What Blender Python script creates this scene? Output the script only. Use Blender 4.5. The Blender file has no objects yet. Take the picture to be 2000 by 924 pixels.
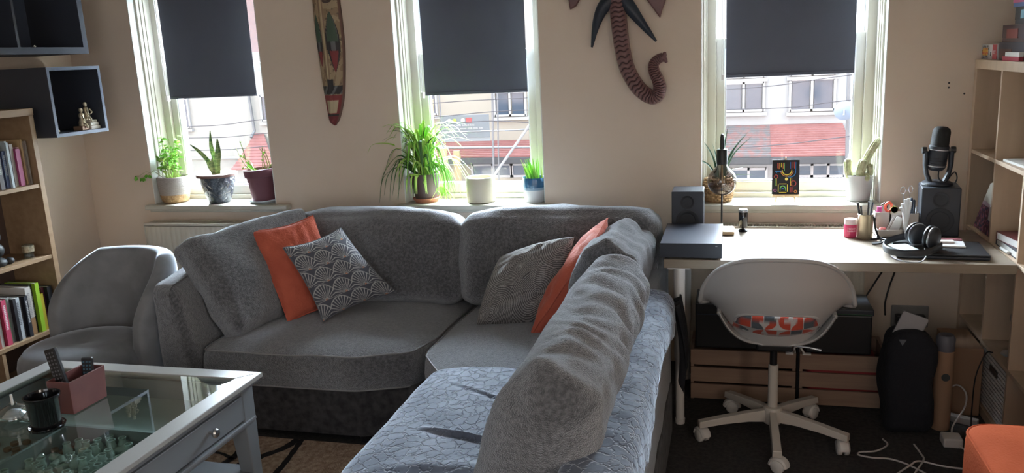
import bpy, math, random
from mathutils import Vector, Matrix, noise, Euler
C = bpy.context.scene.collection
PI = math.pi
random.seed(7)

# ------------------------------------------------------------------ camera
F_PX, YAW, PITCH, ROLL, H = 1600.0, -0.26689504, 0.21613491, -0.04914865, 1.58
cy, sy, cp, sp = math.cos(YAW), math.sin(YAW), math.cos(PITCH), math.sin(PITCH)
fw = Vector((sy*cp, cy*cp, -sp)); rt = Vector((cy, -sy, 0)); up = rt.cross(fw)
c_, s_ = math.cos(ROLL), math.sin(ROLL)
r2 = c_*rt + s_*up; u2 = -s_*rt + c_*up
cd = bpy.data.cameras.new('camera'); cam = bpy.data.objects.new('camera', cd); C.objects.link(cam)
cam.matrix_world = Matrix(((r2.x, u2.x, -fw.x, 0), (r2.y, u2.y, -fw.y, 0), (r2.z, u2.z, -fw.z, H), (0, 0, 0, 1)))
cd.sensor_width = 36; cd.lens = F_PX/2000*36; cd.clip_end = 300; cd.clip_start = 0.02
bpy.context.scene.camera = cam

# ------------------------------------------------------------------ sky, sun, lights, exposure
sc = bpy.context.scene
sc.view_settings.view_transform = 'Standard'; sc.view_settings.look = 'None'
sc.view_settings.gamma = 1; sc.view_settings.use_curve_mapping = False
sc.view_settings.exposure = 0.62
SKY, GLOW, SUN, REAR, REAR_SIZE, SIDE = 4.2, 125.0, 0.2, 15.0, (2.2, 1.5), 27.0
w = bpy.data.worlds.new('sky'); sc.world = w; w.use_nodes = True
nt = w.node_tree; bg = nt.nodes['Background']
bg.inputs['Color'].default_value = (0.76, 0.88, 1.0, 1); bg.inputs['Strength'].default_value = SKY
# hazy sky, brightest around the veiled sun above the houses opposite
WN, WL = nt.nodes, nt.links
tcw = WN.new('ShaderNodeTexCoord'); dt = WN.new('ShaderNodeVectorMath'); dt.operation = 'DOT_PRODUCT'
dt.inputs[1].default_value = Vector((-0.15, 0.80, 0.64)).normalized(); WL.new(tcw.outputs['Generated'], dt.inputs[0])
mxw = WN.new('ShaderNodeMath'); mxw.operation = 'MAXIMUM'; mxw.inputs[1].default_value = 0; WL.new(dt.outputs['Value'], mxw.inputs[0])
pw = WN.new('ShaderNodeMath'); pw.operation = 'POWER'; pw.inputs[1].default_value = 5; WL.new(mxw.outputs[0], pw.inputs[0])
ml = WN.new('ShaderNodeMath'); ml.operation = 'MULTIPLY_ADD'; ml.inputs[1].default_value = GLOW; ml.inputs[2].default_value = SKY
WL.new(pw.outputs[0], ml.inputs[0]); WL.new(ml.outputs[0], bg.inputs['Strength'])
sd = bpy.data.lights.new('sun', 'SUN'); sd.energy = SUN; sd.angle = 0.2; sd.color = (1, 0.96, 0.9)
so = bpy.data.objects.new('sun', sd); C.objects.link(so); so.location = (0, -5, 20)
so.rotation_euler = (math.radians(42), 0, math.radians(12))     # shines from behind the house onto the facades opposite
WIN = [(-3.285, -2.483), (-1.70, -0.925), (-0.142, 0.672)]      # window openings in the far wall
WT = 2.18; SILL = 0.832; WY = 4.07
for a, b in WIN:                                                # portals: help the sky find the windows
    ld = bpy.data.lights.new('window_portal', 'AREA'); ld.shape = 'RECTANGLE'; ld.size = b-a; ld.size_y = WT-SILL
    ld.cycles.is_portal = True
    lo = bpy.data.objects.new('window_portal', ld); C.objects.link(lo)
    lo.location = ((a+b)/2, 4.42, (WT+SILL)/2); lo.rotation_euler = (-PI/2, 0, 0)
ld = bpy.data.lights.new('rear_fill_light', 'AREA'); ld.shape = 'RECTANGLE'; ld.size, ld.size_y = REAR_SIZE  # soft fill light added behind the camera; the back wall has no window
ld.energy = REAR; ld.color = (0.86, 0.93, 1.0)
lo = bpy.data.objects.new('rear_fill_light', ld); C.objects.link(lo)
lo.location = (-1.0, -2.1, 1.5); lo.rotation_euler = (PI/2, 0, 0)
ld = bpy.data.lights.new('side_fill_light', 'AREA'); ld.shape = 'RECTANGLE'; ld.size, ld.size_y = 1.3, 1.3  # warm fill added on the right wall to brighten the left; no window there
ld.energy = SIDE; ld.color = (1.0, 0.90, 0.80)
lo = bpy.data.objects.new('side_fill_light', ld); C.objects.link(lo)
lo.location = (1.40, -0.9, 1.5); lo.rotation_euler = (PI/2, 0, PI/2)

# ------------------------------------------------------------------ materials
def mat(name, col, rough=0.6, metal=0.0, col2=None, scale=8, stretch=(1, 1, 1), bump=0.0, bscale=None, sheen=0.0,
        detail=4, spec=None, coat=0.0, lo=0.35, hi=0.65, sheen_rough=0.4, sheen_tint=None, bdist=0.01):
    m = bpy.data.materials.new(name); m.use_nodes = True
    N, L = m.node_tree.nodes, m.node_tree.links
    b = N['Principled BSDF']
    b.inputs['Base Color'].default_value = (*col, 1); b.inputs['Roughness'].default_value = rough
    b.inputs['Metallic'].default_value = metal
    if spec is not None: b.inputs['Specular IOR Level'].default_value = spec
    if coat: b.inputs['Coat Weight'].default_value = coat; b.inputs['Coat Roughness'].default_value = 0.1
    if sheen:
        b.inputs['Sheen Weight'].default_value = sheen; b.inputs['Sheen Roughness'].default_value = sheen_rough
        if sheen_tint: b.inputs['Sheen Tint'].default_value = (*sheen_tint, 1)
    if col2 or bump:
        tc = N.new('ShaderNodeTexCoord'); mp = N.new('ShaderNodeMapping'); mp.inputs['Scale'].default_value = stretch
        L.new(tc.outputs['Object'], mp.inputs['Vector'])
    if col2:
        n = N.new('ShaderNodeTexNoise'); n.inputs['Scale'].default_value = scale; n.inputs['Detail'].default_value = detail
        L.new(mp.outputs['Vector'], n.inputs['Vector'])
        r = N.new('ShaderNodeValToRGB'); r.color_ramp.elements[0].position = lo; r.color_ramp.elements[1].position = hi
        r.color_ramp.elements[0].color = (*col, 1); r.color_ramp.elements[1].color = (*col2, 1)
        L.new(n.outputs['Fac'], r.inputs['Fac']); L.new(r.outputs['Color'], b.inputs['Base Color'])
    if bump:
        n2 = N.new('ShaderNodeTexNoise'); n2.inputs['Scale'].default_value = bscale or scale*4; n2.inputs['Detail'].default_value = 5
        L.new(mp.outputs['Vector'], n2.inputs['Vector'])
        bp = N.new('ShaderNodeBump'); bp.inputs['Strength'].default_value = bump; bp.inputs['Distance'].default_value = bdist
        L.new(n2.outputs['Fac'], bp.inputs['Height']); L.new(bp.outputs['Normal'], b.inputs['Normal'])
    return m

def emat(name, col, strength):
    m = bpy.data.materials.new(name); m.use_nodes = True
    b = m.node_tree.nodes['Principled BSDF']; b.inputs['Base Color'].default_value = (*col, 1)
    b.inputs['Emission Color'].default_value = (*col, 1); b.inputs['Emission Strength'].default_value = strength
    return m

def paint_mat(name, rough=0.7, metal=0.0, spec=0.4, bump=0.0, bscale=300, sheen=0.0):
    m = mat(name, (1, 1, 1), rough, metal, bump=bump, bscale=bscale, spec=spec, sheen=sheen, bdist=0.002)
    N, L = m.node_tree.nodes, m.node_tree.links
    a = N.new('ShaderNodeAttribute'); a.attribute_name = 'paint'
    L.new(a.outputs['Color'], N['Principled BSDF'].inputs['Base Color'])
    return m

def glass_mat(name, tint=(1, 1, 1), ior=1.45, rough=0.0, gain=1.0):
    m = bpy.data.materials.new(name); m.use_nodes = True
    N, L = m.node_tree.nodes, m.node_tree.links
    N.remove(N['Principled BSDF'])
    t = N.new('ShaderNodeBsdfTransparent'); t.inputs['Color'].default_value = (*tint, 1)
    g = N.new('ShaderNodeBsdfGlossy'); g.inputs['Roughness'].default_value = rough
    f = N.new('ShaderNodeFresnel'); f.inputs['IOR'].default_value = ior
    mu = N.new('ShaderNodeMath'); mu.operation = 'MULTIPLY'; mu.inputs[1].default_value = gain
    mx = N.new('ShaderNodeMixShader'); o = N['Material Output']
    # only the face where light enters reflects; the far face of the thin pane lets it straight out
    ge = N.new('ShaderNodeNewGeometry'); sb = N.new('ShaderNodeMath'); sb.operation = 'SUBTRACT'; sb.inputs[0].default_value = 1
    L.new(ge.outputs['Backfacing'], sb.inputs[1]); m2 = N.new('ShaderNodeMath'); m2.operation = 'MULTIPLY'; m2.use_clamp = True
    L.new(f.outputs['Fac'], mu.inputs[0]); L.new(mu.outputs[0], m2.inputs[0]); L.new(sb.outputs[0], m2.inputs[1]); L.new(m2.outputs[0], mx.inputs['Fac'])
    L.new(t.outputs[0], mx.inputs[1]); L.new(g.outputs[0], mx.inputs[2]); L.new(mx.outputs[0], o.inputs['Surface'])
    return m

def velvet_quilt(name, c1, c2):
    """velvet with a stitched wavy cell pattern"""
    m = mat(name, c1, 0.75, col2=c2, scale=6, sheen=1.0, sheen_rough=0.3, sheen_tint=(0.80, 0.88, 1.0), spec=0.2)
    N, L = m.node_tree.nodes, m.node_tree.links
    b = N['Principled BSDF']; tc = N['Texture Coordinate']
    nz = N.new('ShaderNodeTexNoise'); nz.inputs['Scale'].default_value = 38; nz.inputs['Detail'].default_value = 2
    L.new(tc.outputs['Object'], nz.inputs['Vector'])
    mixv = N.new('ShaderNodeVectorMath'); mixv.operation = 'MULTIPLY_ADD'
    mixv.inputs[1].default_value = (0.035, 0.035, 0.035)
    L.new(nz.outputs['Color'], mixv.inputs[0]); L.new(tc.outputs['Object'], mixv.inputs[2])
    v = N.new('ShaderNodeTexVoronoi'); v.feature = 'DISTANCE_TO_EDGE'; v.inputs['Scale'].default_value = 25
    L.new(mixv.outputs[0], v.inputs['Vector'])
    mr = N.new('ShaderNodeMapRange'); mr.inputs['From Max'].default_value = 0.10; mr.interpolation_type = 'SMOOTHSTEP'
    L.new(v.outputs['Distance'], mr.inputs['Value'])
    n2 = N.new('ShaderNodeTexNoise'); n2.inputs['Scale'].default_value = 60; n2.inputs['Detail'].default_value = 5
    L.new(tc.outputs['Object'], n2.inputs['Vector'])
    ad = N.new('ShaderNodeMath'); ad.operation = 'MULTIPLY_ADD'; ad.inputs[1].default_value = 0.5
    L.new(n2.outputs['Fac'], ad.inputs[0]); L.new(mr.outputs[0], ad.inputs[2])
    bp = N.new('ShaderNodeBump'); bp.inputs['Strength'].default_value = 0.6; bp.inputs['Distance'].default_value = 0.005
    L.new(ad.outputs[0], bp.inputs['Height']); L.new(bp.outputs['Normal'], b.inputs['Normal'])
    return m

M = {}
M['wall'] = mat('wall_paint', (0.68, 0.56, 0.45), 0.85, col2=(0.71, 0.585, 0.47), scale=2, bump=0.15, bscale=60, bdist=0.004)
M['reveal'] = mat('reveal_paint', (0.86, 0.87, 0.82), 0.5)
M['ceil'] = mat('ceiling_paint', (0.75, 0.73, 0.7), 0.9)
M['carpet'] = mat('dark_carpet', (0.028, 0.027, 0.027), 0.95, col2=(0.055, 0.05, 0.047), scale=60, bump=0.8, bscale=250)
M['pvc'] = mat('window_frame_cream', (0.60, 0.575, 0.48), 0.4)
M['pvcw'] = mat('window_sash_white', (0.78, 0.80, 0.78), 0.4)
M['sill'] = mat('sill_gloss', (0.50, 0.47, 0.39), 0.3)
M['glass'] = glass_mat('window_glass', (0.97, 0.98, 0.98))
M['blind'] = mat('blind_fabric', (0.088, 0.094, 0.125), 0.85, col2=(0.096, 0.103, 0.136), scale=3, bump=0.1, bscale=400)
M['radiator'] = mat('radiator_enamel', (0.62, 0.56, 0.46), 0.4)
M['oak'] = mat('oak_veneer', (0.30, 0.19, 0.105), 0.5, col2=(0.36, 0.24, 0.14), scale=5, stretch=(6, 1, 6), detail=6)
M['oakdark'] = mat('oak_back', (0.10, 0.06, 0.045), 0.7)
M['birch'] = mat('birch_laminate', (0.25, 0.20, 0.15), 0.36, col2=(0.29, 0.24, 0.185), scale=3, stretch=(1, 12, 12), detail=6, spec=.3)
M['kallax'] = mat('pale_oak_foil', (0.50, 0.37, 0.26), 0.5, col2=(0.56, 0.42, 0.30), scale=3, stretch=(8, 8, 1), detail=6)
M['pine'] = mat('raw_pine', (0.26, 0.165, 0.12), 0.75, col2=(0.33, 0.22, 0.155), scale=3, stretch=(1, 8, 14), detail=6)
M['cube'] = mat('cube_dark_blue_foil', (0.040, 0.045, 0.06), 0.45)
M['cubeedge'] = mat('cube_edge_grey', (0.10, 0.12, 0.17), 0.45)
M['sofa'] = mat('sofa_chenille', (0.068, 0.070, 0.077), 0.72, col2=(0.168, 0.170, 0.182), scale=85, detail=10, lo=0.40, hi=0.64, bump=0.9, bscale=330, sheen=1.0, sheen_rough=0.45, sheen_tint=(.92,.95,1.0), spec=0.25)
M['sofab'] = mat('sofa_base_fabric', (0.038, 0.038, 0.041), 0.9, col2=(0.085, 0.082, 0.085), scale=30, detail=8, bump=0.5, bscale=260, sheen=0.12, spec=0.1)
M['piping'] = mat('sofa_piping', (0.26, 0.26, 0.265), 0.7)
M['throw'] = velvet_quilt('quilted_velvet', (0.070, 0.086, 0.125), (0.165, 0.19, 0.245))
M['armchair'] = mat('grey_velvet', (0.20, 0.207, 0.22), 0.8, col2=(0.26, 0.27, 0.29), scale=9, sheen=1.0, sheen_rough=0.25, sheen_tint=(0.8, 0.88, 1.0), spec=0.2)
M['rust'] = mat('rust_fabric', (0.46, 0.10, 0.06), 0.8, col2=(0.54, 0.125, 0.075), scale=12, bump=0.35, bscale=120, sheen=0.25, spec=0.2)
M['orange'] = mat('orange_velvet', (0.37, 0.070, 0.024), 0.9, col2=(0.42, 0.085, 0.03), scale=8, sheen=0.0, spec=0.05, bump=0.2, bscale=160)
M['grey_paint'] = mat('grey_furniture_paint', (0.20, 0.215, 0.235), 0.35)
M['grey_top'] = mat('grey_top_paint', (0.34, 0.335, 0.32), 0.3)
M['steel'] = mat('brushed_steel', (0.5, 0.5, 0.5), 0.3, 1.0)
M['tableglass'] = glass_mat('table_glass', (0.86, 0.93, 0.91), 1.5, gain=1.8)
M['white'] = mat('white_plastic', (0.72, 0.69, 0.66), 0.4)
M['chair'] = mat('chair_shell_plastic', (0.56, 0.55, 0.54), 0.42, spec=0.5)
M['chairmetal'] = mat('chair_base_lacquer', (0.62, 0.57, 0.51), 0.4)
M['black'] = mat('black_plastic', (0.012, 0.012, 0.014), 0.4)
M['blacksat'] = mat('black_satin', (0.022, 0.026, 0.036), 0.45)
M['blackgloss'] = mat('black_gloss', (0.006, 0.006, 0.007), 0.12, coat=0.5)
M['amp'] = mat('amp_metal', (0.035, 0.042, 0.065), 0.42, 0.3)
M['cone'] = mat('speaker_cone', (0.015, 0.017, 0.022), 0.6)
M['darkcloth'] = mat('black_cloth', (0.012, 0.013, 0.018), 0.95, bump=0.4, bscale=80)
M['soil'] = mat('soil', (0.05, 0.03, 0.02), 0.95, bump=0.8, bscale=90)
M['leaf'] = mat('leaf_green', (0.12, 0.36, 0.04), 0.65, col2=(0.26, 0.55, 0.09), scale=20, spec=.12)
M['leafy'] = mat('leaf_yellowgreen', (0.30, 0.52, 0.08), 0.65, col2=(0.52, 0.68, 0.20), scale=15, spec=.12)
M['leafdark'] = mat('leaf_dark', (0.015, 0.05, 0.022), 0.45, col2=(0.03, 0.09, 0.04), scale=25)
M['snake'] = mat('snake_leaf', (0.05, 0.13, 0.04), 0.5, col2=(0.32, 0.42, 0.16), scale=30, stretch=(1, 1, 3))
M['cactus'] = mat('cactus_skin', (0.36, 0.38, 0.20), 0.8, col2=(0.54, 0.52, 0.34), scale=40, bump=0.8, bscale=120)
M['terracotta'] = mat('terracotta', (0.42, 0.17, 0.10), 0.8)
M['plum'] = mat('plum_pot', (0.13, 0.04, 0.055), 0.6)
M['potgrey'] = mat('wicker_grey', (0.42, 0.37, 0.33), 0.8, bump=0.8, bscale=60, stretch=(1, 1, 5))
M['glaze'] = mat('dark_glaze', (0.02, 0.03, 0.05), 0.15, coat=0.6, bump=1.0, bscale=45, bdist=0.02)
M['cream'] = mat('cream_ceramic', (0.46, 0.40, 0.30), 0.45)
M['saucer'] = mat('glass_saucer', (0.45, 0.5, 0.52), 0.1, spec=0.8)
M['pot_white'] = mat('ribbed_white_pot', (0.42, 0.41, 0.40), 0.7)
M['straw'] = mat('seagrass', (0.34, 0.20, 0.09), 0.85, col2=(0.52, 0.34, 0.17), scale=40, bump=1.0, bscale=90, bdist=0.01)
M['woodlight'] = mat('light_wood', (0.60, 0.42, 0.24), 0.5)
M['bulb'] = glass_mat('smoked_bulb', (0.50, 0.46, 0.45), 1.6, gain=2.2)
M['brass'] = mat('brass', (0.6, 0.42, 0.2), 0.35, 1.0)
M['clearglass'] = glass_mat('clear_glass', (0.88, 0.93, 0.92), 1.5, gain=2.5)
M['gold'] = mat('antique_gold', (0.40, 0.32, 0.19), 0.4, 0.5, col2=(0.62, 0.55, 0.42), scale=60)
M['paper'] = mat('paper', (0.72, 0.70, 0.66), 0.8)
M['leather'] = mat('burgundy_leather', (0.15, 0.055, 0.055), 0.38, col2=(0.18, 0.07, 0.065), scale=10)
M['inside_dark'] = mat('dark_lining', (0.02, 0.012, 0.012), 0.8)
M['trunk'] = mat('carved_trunk_wood', (0.12, 0.055, 0.055), 0.45, col2=(0.17, 0.085, 0.08), scale=14)
M['tusk'] = mat('tusk_dark_paint', (0.012, 0.018, 0.03), 0.45)
M['paint'] = paint_mat('painted_surface', 0.65)
M['paintfab'] = paint_mat('printed_fabric', 0.85, spec=0.2, bump=0.4, bscale=350, sheen=0.2)
M['cable'] = mat('white_cable', (0.62, 0.58, 0.55), 0.5)
M['bcable'] = mat('black_cable', (0.01, 0.01, 0.012), 0.5)
M['cardboard'] = mat('cardboard', (0.30, 0.18, 0.11), 0.85)
M['wicker'] = mat('white_wicker', (0.55, 0.52, 0.49), 0.8, bump=0.6, bscale=60)
M['silver'] = mat('silver_plastic', (0.55, 0.57, 0.6), 0.25, 0.6)
def plain(name, c, r=0.6, **k):
    if name not in M: M[name] = mat(name, c, r, **k)
    return M[name]

# ------------------------------------------------------------------ mesh builders
class MB:
    def __init__(s): s.v = []; s.f = []
    def add(s, vs, fs):
        n = len(s.v); s.v += [tuple(x) for x in vs]; s.f += [tuple(i+n for i in f) for f in fs]; return s
    def box(s, x0, x1, y0, y1, z0, z1):
        return s.add([(x0,y0,z0),(x1,y0,z0),(x1,y1,z0),(x0,y1,z0),(x0,y0,z1),(x1,y0,z1),(x1,y1,z1),(x0,y1,z1)],
                     [(3,2,1,0),(4,5,6,7),(0,1,5,4),(1,2,6,5),(2,3,7,6),(3,0,4,7)])
    def lathe(s, prof, c=(0,0,0), n=32, axis='z'):
        vs, fs = [], []
        for r, z in prof:
            for i in range(n):
                a = 2*PI*i/n; p = (r*math.cos(a), r*math.sin(a), z)
                if axis == 'y': p = (p[0], p[2], p[1])
                if axis == 'x': p = (p[2], p[0], p[1])
                vs.append((c[0]+p[0], c[1]+p[1], c[2]+p[2]))
        for j in range(len(prof)-1):
            for i in range(n):
                k = (i+1) % n; fs.append((j*n+i, j*n+k, (j+1)*n+k, (j+1)*n+i))
        if prof[0][0] > 1e-6: fs.append(tuple(range(n))[::-1])
        if prof[-1][0] > 1e-6: fs.append(tuple((len(prof)-1)*n+i for i in range(n)))
        return s.add(vs, fs)
    def tube(s, pts, r, n=8, cap=True):
        pts = [Vector(p) for p in pts]; m = len(pts)
        rr = r if isinstance(r, (list, tuple)) else [r]*m
        vs, fs = [], []; prev = None
        for i, p in enumerate(pts):
            t = (pts[min(i+1, m-1)]-pts[max(i-1, 0)]).normalized()
            if prev is None:
                a = Vector((0, 0, 1)) if abs(t.z) < 0.9 else Vector((1, 0, 0)); x = t.cross(a).normalized()
            else: x = (prev - t*prev.dot(t)).normalized()
            prev = x; y = t.cross(x)
            for k in range(n):
                a = 2*PI*k/n; vs.append(p + x*(rr[i]*math.cos(a)) + y*(rr[i]*math.sin(a)))
        for i in range(m-1):
            for k in range(n):
                l = (k+1) % n; fs.append((i*n+k, i*n+l, (i+1)*n+l, (i+1)*n+k))
        if cap: fs.append(tuple(range(n))[::-1]); fs.append(tuple((m-1)*n+k for k in range(n)))
        return s.add(vs, fs)
    def cyl(s, p0, p1, r0, r1=None, n=24): return s.tube([p0, p1], [r0, r1 if r1 is not None else r0], n)
    def prism(s, poly, d0, d1, axis='z'):
        n = len(poly)
        def P(a, b, d): return {'z': (a, b, d), 'y': (a, d, b), 'x': (d, a, b)}[axis]
        vs = [P(a, b, d0) for a, b in poly] + [P(a, b, d1) for a, b in poly]
        fs = [tuple(range(n))[::-1], tuple(range(n, 2*n))] + [(i, (i+1) % n, n+(i+1) % n, n+i) for i in range(n)]
        return s.add(vs, fs)
    def grid(s, P, nu, nv, closeu=False):
        vs = [P(i/(nu if closeu else nu-1), j/(nv-1)) for j in range(nv) for i in range(nu)]
        fs = []
        for j in range(nv-1):
            for i in range(nu if closeu else nu-1):
                k = (i+1) % nu; fs.append((j*nu+i, j*nu+k, (j+1)*nu+k, (j+1)*nu+i))
        return s.add(vs, fs)
    def strip(s, pts, widths, side=None, fold=0.25):
        """a leaf blade along pts, folded along its midrib"""
        pts = [Vector(p) for p in pts]; vs, fs = [], []
        for i, p in enumerate(pts):
            t = (pts[min(i+1, len(pts)-1)]-pts[max(i-1, 0)]).normalized()
            sd = (side if side is not None else t.cross(Vector((0, 0, 1))))
            sd = (sd - t*sd.dot(t)); sd = sd.normalized() if sd.length > 1e-4 else Vector((1, 0, 0))
            nn = sd.cross(t); w = widths[i]
            vs += [p - sd*w + nn*w*fold, p, p + sd*w + nn*w*fold]
        for i in range(len(pts)-1):
            a = i*3; fs += [(a, a+1, a+4, a+3), (a+1, a+2, a+5, a+4)]
        return s.add(vs, fs)
    def xf(s, m): s.v = [tuple(m @ Vector(p)) for p in s.v]; return s

def softbox(x0, x1, y0, y1, z0, z1, r=0.04, n=28, crown=0.0, wr=0.0, ws=(6, 6, 6), seed=0, sides=0.0):
    """upholstered block: rounded edges, crowned faces, creased surface"""
    b = MB(); cx, cyy, cz = (x0+x1)/2, (y0+y1)/2, (z0+z1)/2
    hx, hy, hz = (x1-x0)/2, (y1-y0)/2, (z1-z0)/2; r = min(r, hx*.99, hy*.99, hz*.99)
    def cnt(h): return max(6, int(n*h/max(hx, hy, hz))+4)
    key = {}
    def vert(p):
        k = tuple(round(q, 5) for q in p)
        if k in key: return key[k]
        p = Vector(p)
        q = Vector((max(-hx+r, min(hx-r, p.x)), max(-hy+r, min(hy-r, p.y)), max(-hz+r, min(hz-r, p.z))))
        d = p-q
        nn = d.normalized() if d.length > 1e-7 else Vector((0, 0, 1))
        o = q + nn*r
        fx, fy, fz = (max(0, 1-(p.x/hx)**2), max(0, 1-(p.y/hy)**2), max(0, 1-(p.z/hz)**2))
        if abs(nn.z) > .5: o.z += crown*fx**.6*fy**.6*(1 if nn.z > 0 else 0.2)
        if sides:
            if abs(nn.x) > .5: o.x += sides*fy**.6*fz**.6*(1 if nn.x > 0 else -1)
            if abs(nn.y) > .5: o.y += sides*fx**.6*fz**.6*(1 if nn.y > 0 else -1)
        if wr:
            s = Vector((o.x*ws[0]+seed*3.1, o.y*ws[1]-seed, o.z*ws[2]+seed*1.7))
            o += nn*wr*(noise.noise(s) + 0.5*noise.noise(s*2.2))
        key[k] = len(b.v); b.v.append((o.x+cx, o.y+cyy, o.z+cz)); return key[k]
    def axis(h):
        c = cnt(h); L = [-h, -h+r*.3, -h+r*.65]; c2 = c
        L += [-h+r + (2*h-2*r)*i/c2 for i in range(c2+1)] + [h-r*.65, h-r*.3, h]; return L
    X, Y, Z = axis(hx), axis(hy), axis(hz)
    for (U, V, fn, flip) in ((X, Y, lambda a, c: (a, c, hz), 0), (X, Y, lambda a, c: (a, c, -hz), 1), (X, Z, lambda a, c: (a, -hy, c), 0),
                             (X, Z, lambda a, c: (a, hy, c), 1), (Y, Z, lambda a, c: (hx, a, c), 0), (Y, Z, lambda a, c: (-hx, a, c), 1)):
        for i in range(len(U)-1):
            for j in range(len(V)-1):
                q = [vert(fn(U[i], V[j])), vert(fn(U[i+1], V[j])), vert(fn(U[i+1], V[j+1])), vert(fn(U[i], V[j+1]))]
                b.f.append(tuple(q[::-1] if flip else q))
    return b

def rot_about(c, rx=0, ry=0, rz=0):
    c = Vector(c); return Matrix.Translation(c) @ Euler((rx, ry, rz)).to_matrix().to_4x4() @ Matrix.Translation(-c)

def link(name, mb, m, parent=None, smooth=False, bevel=0, origin=None, paint=None, seg=2, ang=35):
    if isinstance(m, str): m = M[m]
    off = Vector((0, 0, 0))
    q = parent
    while q is not None:
        off += q.location; q = q.parent
    if origin is not None: off = Vector(origin)
    me = bpy.data.meshes.new(name)
    me.from_pydata([(p[0]-off.x, p[1]-off.y, p[2]-off.z) for p in mb.v], [], mb.f)
    me.materials.append(m); me.update()
    if smooth:
        me.polygons.foreach_set('use_smooth', [True]*len(me.polygons)); me.set_sharp_from_angle(angle=math.radians(ang))
    if paint:
        a = me.color_attributes.new('paint', 'FLOAT_COLOR', 'POINT')
        for i, c in enumerate(paint): a.data[i].color = (*c, 1)
    o = bpy.data.objects.new(name, me); C.objects.link(o)
    if parent is not None: o.parent = parent
    elif origin is not None: o.location = origin
    if bevel:
        bm_ = o.modifiers.new('bevel', 'BEVEL'); bm_.width = bevel; bm_.segments = seg; bm_.limit_method = 'ANGLE'
        bm_.angle_limit = math.radians(40)
    return o

def tag(o, label, cat, group=None, kind=None):
    o['label'] = label; o['category'] = cat
    if group: o['group'] = group
    if kind: o['kind'] = kind
    return o

def thing(name, label, cat, loc, group=None):
    o = bpy.data.objects.new(name, None); o.location = loc; C.objects.link(o); o.empty_display_size = 0.1
    return tag(o, label, cat, group)

def single(name, mb, m, label, cat, origin, group=None, **k):
    o = link(name, mb, m, origin=origin, **k); return tag(o, label, cat, group)

def struct(name, mb, m, label=None, parent=None, origin=None, **k):
    o = link(name, mb, m, parent=parent, origin=origin, **k)
    if parent is None:
        o['kind'] = 'structure'
        if label: o['label'] = label
    return o

def spline(pts, n=6):
    P = [Vector(p) for p in pts]; P = [P[0]*2-P[1]] + P + [P[-1]*2-P[-2]]; out = []
    for i in range(1, len(P)-2):
        for k in range(n):
            t = k/n; a, b, c, d = P[i-1:i+3]
            out.append(0.5*((2*b)+(c-a)*t+(2*a-5*b+4*c-d)*t*t+(3*b-a-3*c+d)*t**3))
    out.append(P[-2]); return out

# ------------------------------------------------------------------ room shell
XL, XR, YB = -3.72, 1.45, -2.3; CE = 2.5; WO = 4.40
struct('floor', MB().box(XL-.2, XR+.2, YB-.2, WO, -0.12, 0), 'carpet')
struct('ceiling', MB().box(XL-.2, XR+.2, YB-.2, WO, CE, CE+.15), 'ceil')
struct('wall_left', MB().box(XL-.2, XL, YB-.2, WO, 0, CE), 'wall')
struct('wall_right', MB().box(XR, XR+.2, YB-.2, WO, 0, CE), 'wall')
struct('wall_back', MB().box(XL, XR, YB-.2, YB, 0, CE), 'wall')
wm = MB(); xs = [XL] + [q for a in WIN for q in a] + [XR]
for i in range(0, len(xs), 2): wm.box(xs[i], xs[i+1], WY, WO, 0, CE)
for a, b in WIN: wm.box(a, b, WY, WO, 0, SILL-.028); wm.box(a, b, WY, WO, WT, CE)
struct('wall_front', wm, 'wall')
# screw holes left in the wall
for x, z in ((0.932, 1.372), (0.932, 1.352), (0.996, 1.323)):
    single('screw_hole', MB().lathe([(0.0042, -.002), (0.004, 0.0), (0.002, .001)], (x, WY-.0005, z), 12, 'y'), 'black',
           {0.996: 'lone dark screw hole in the wall nearest the tall shelving', 0.932: 'dark screw hole of the close upright pair on the wall'}[x] if x == 0.996 else
           ('upper hole of the upright pair of wall screw holes' if z > 1.36 else 'lower hole of the upright pair of wall screw holes'),
           'hole', (x, WY, z), 'screw holes in the wall right of the windows')

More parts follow.
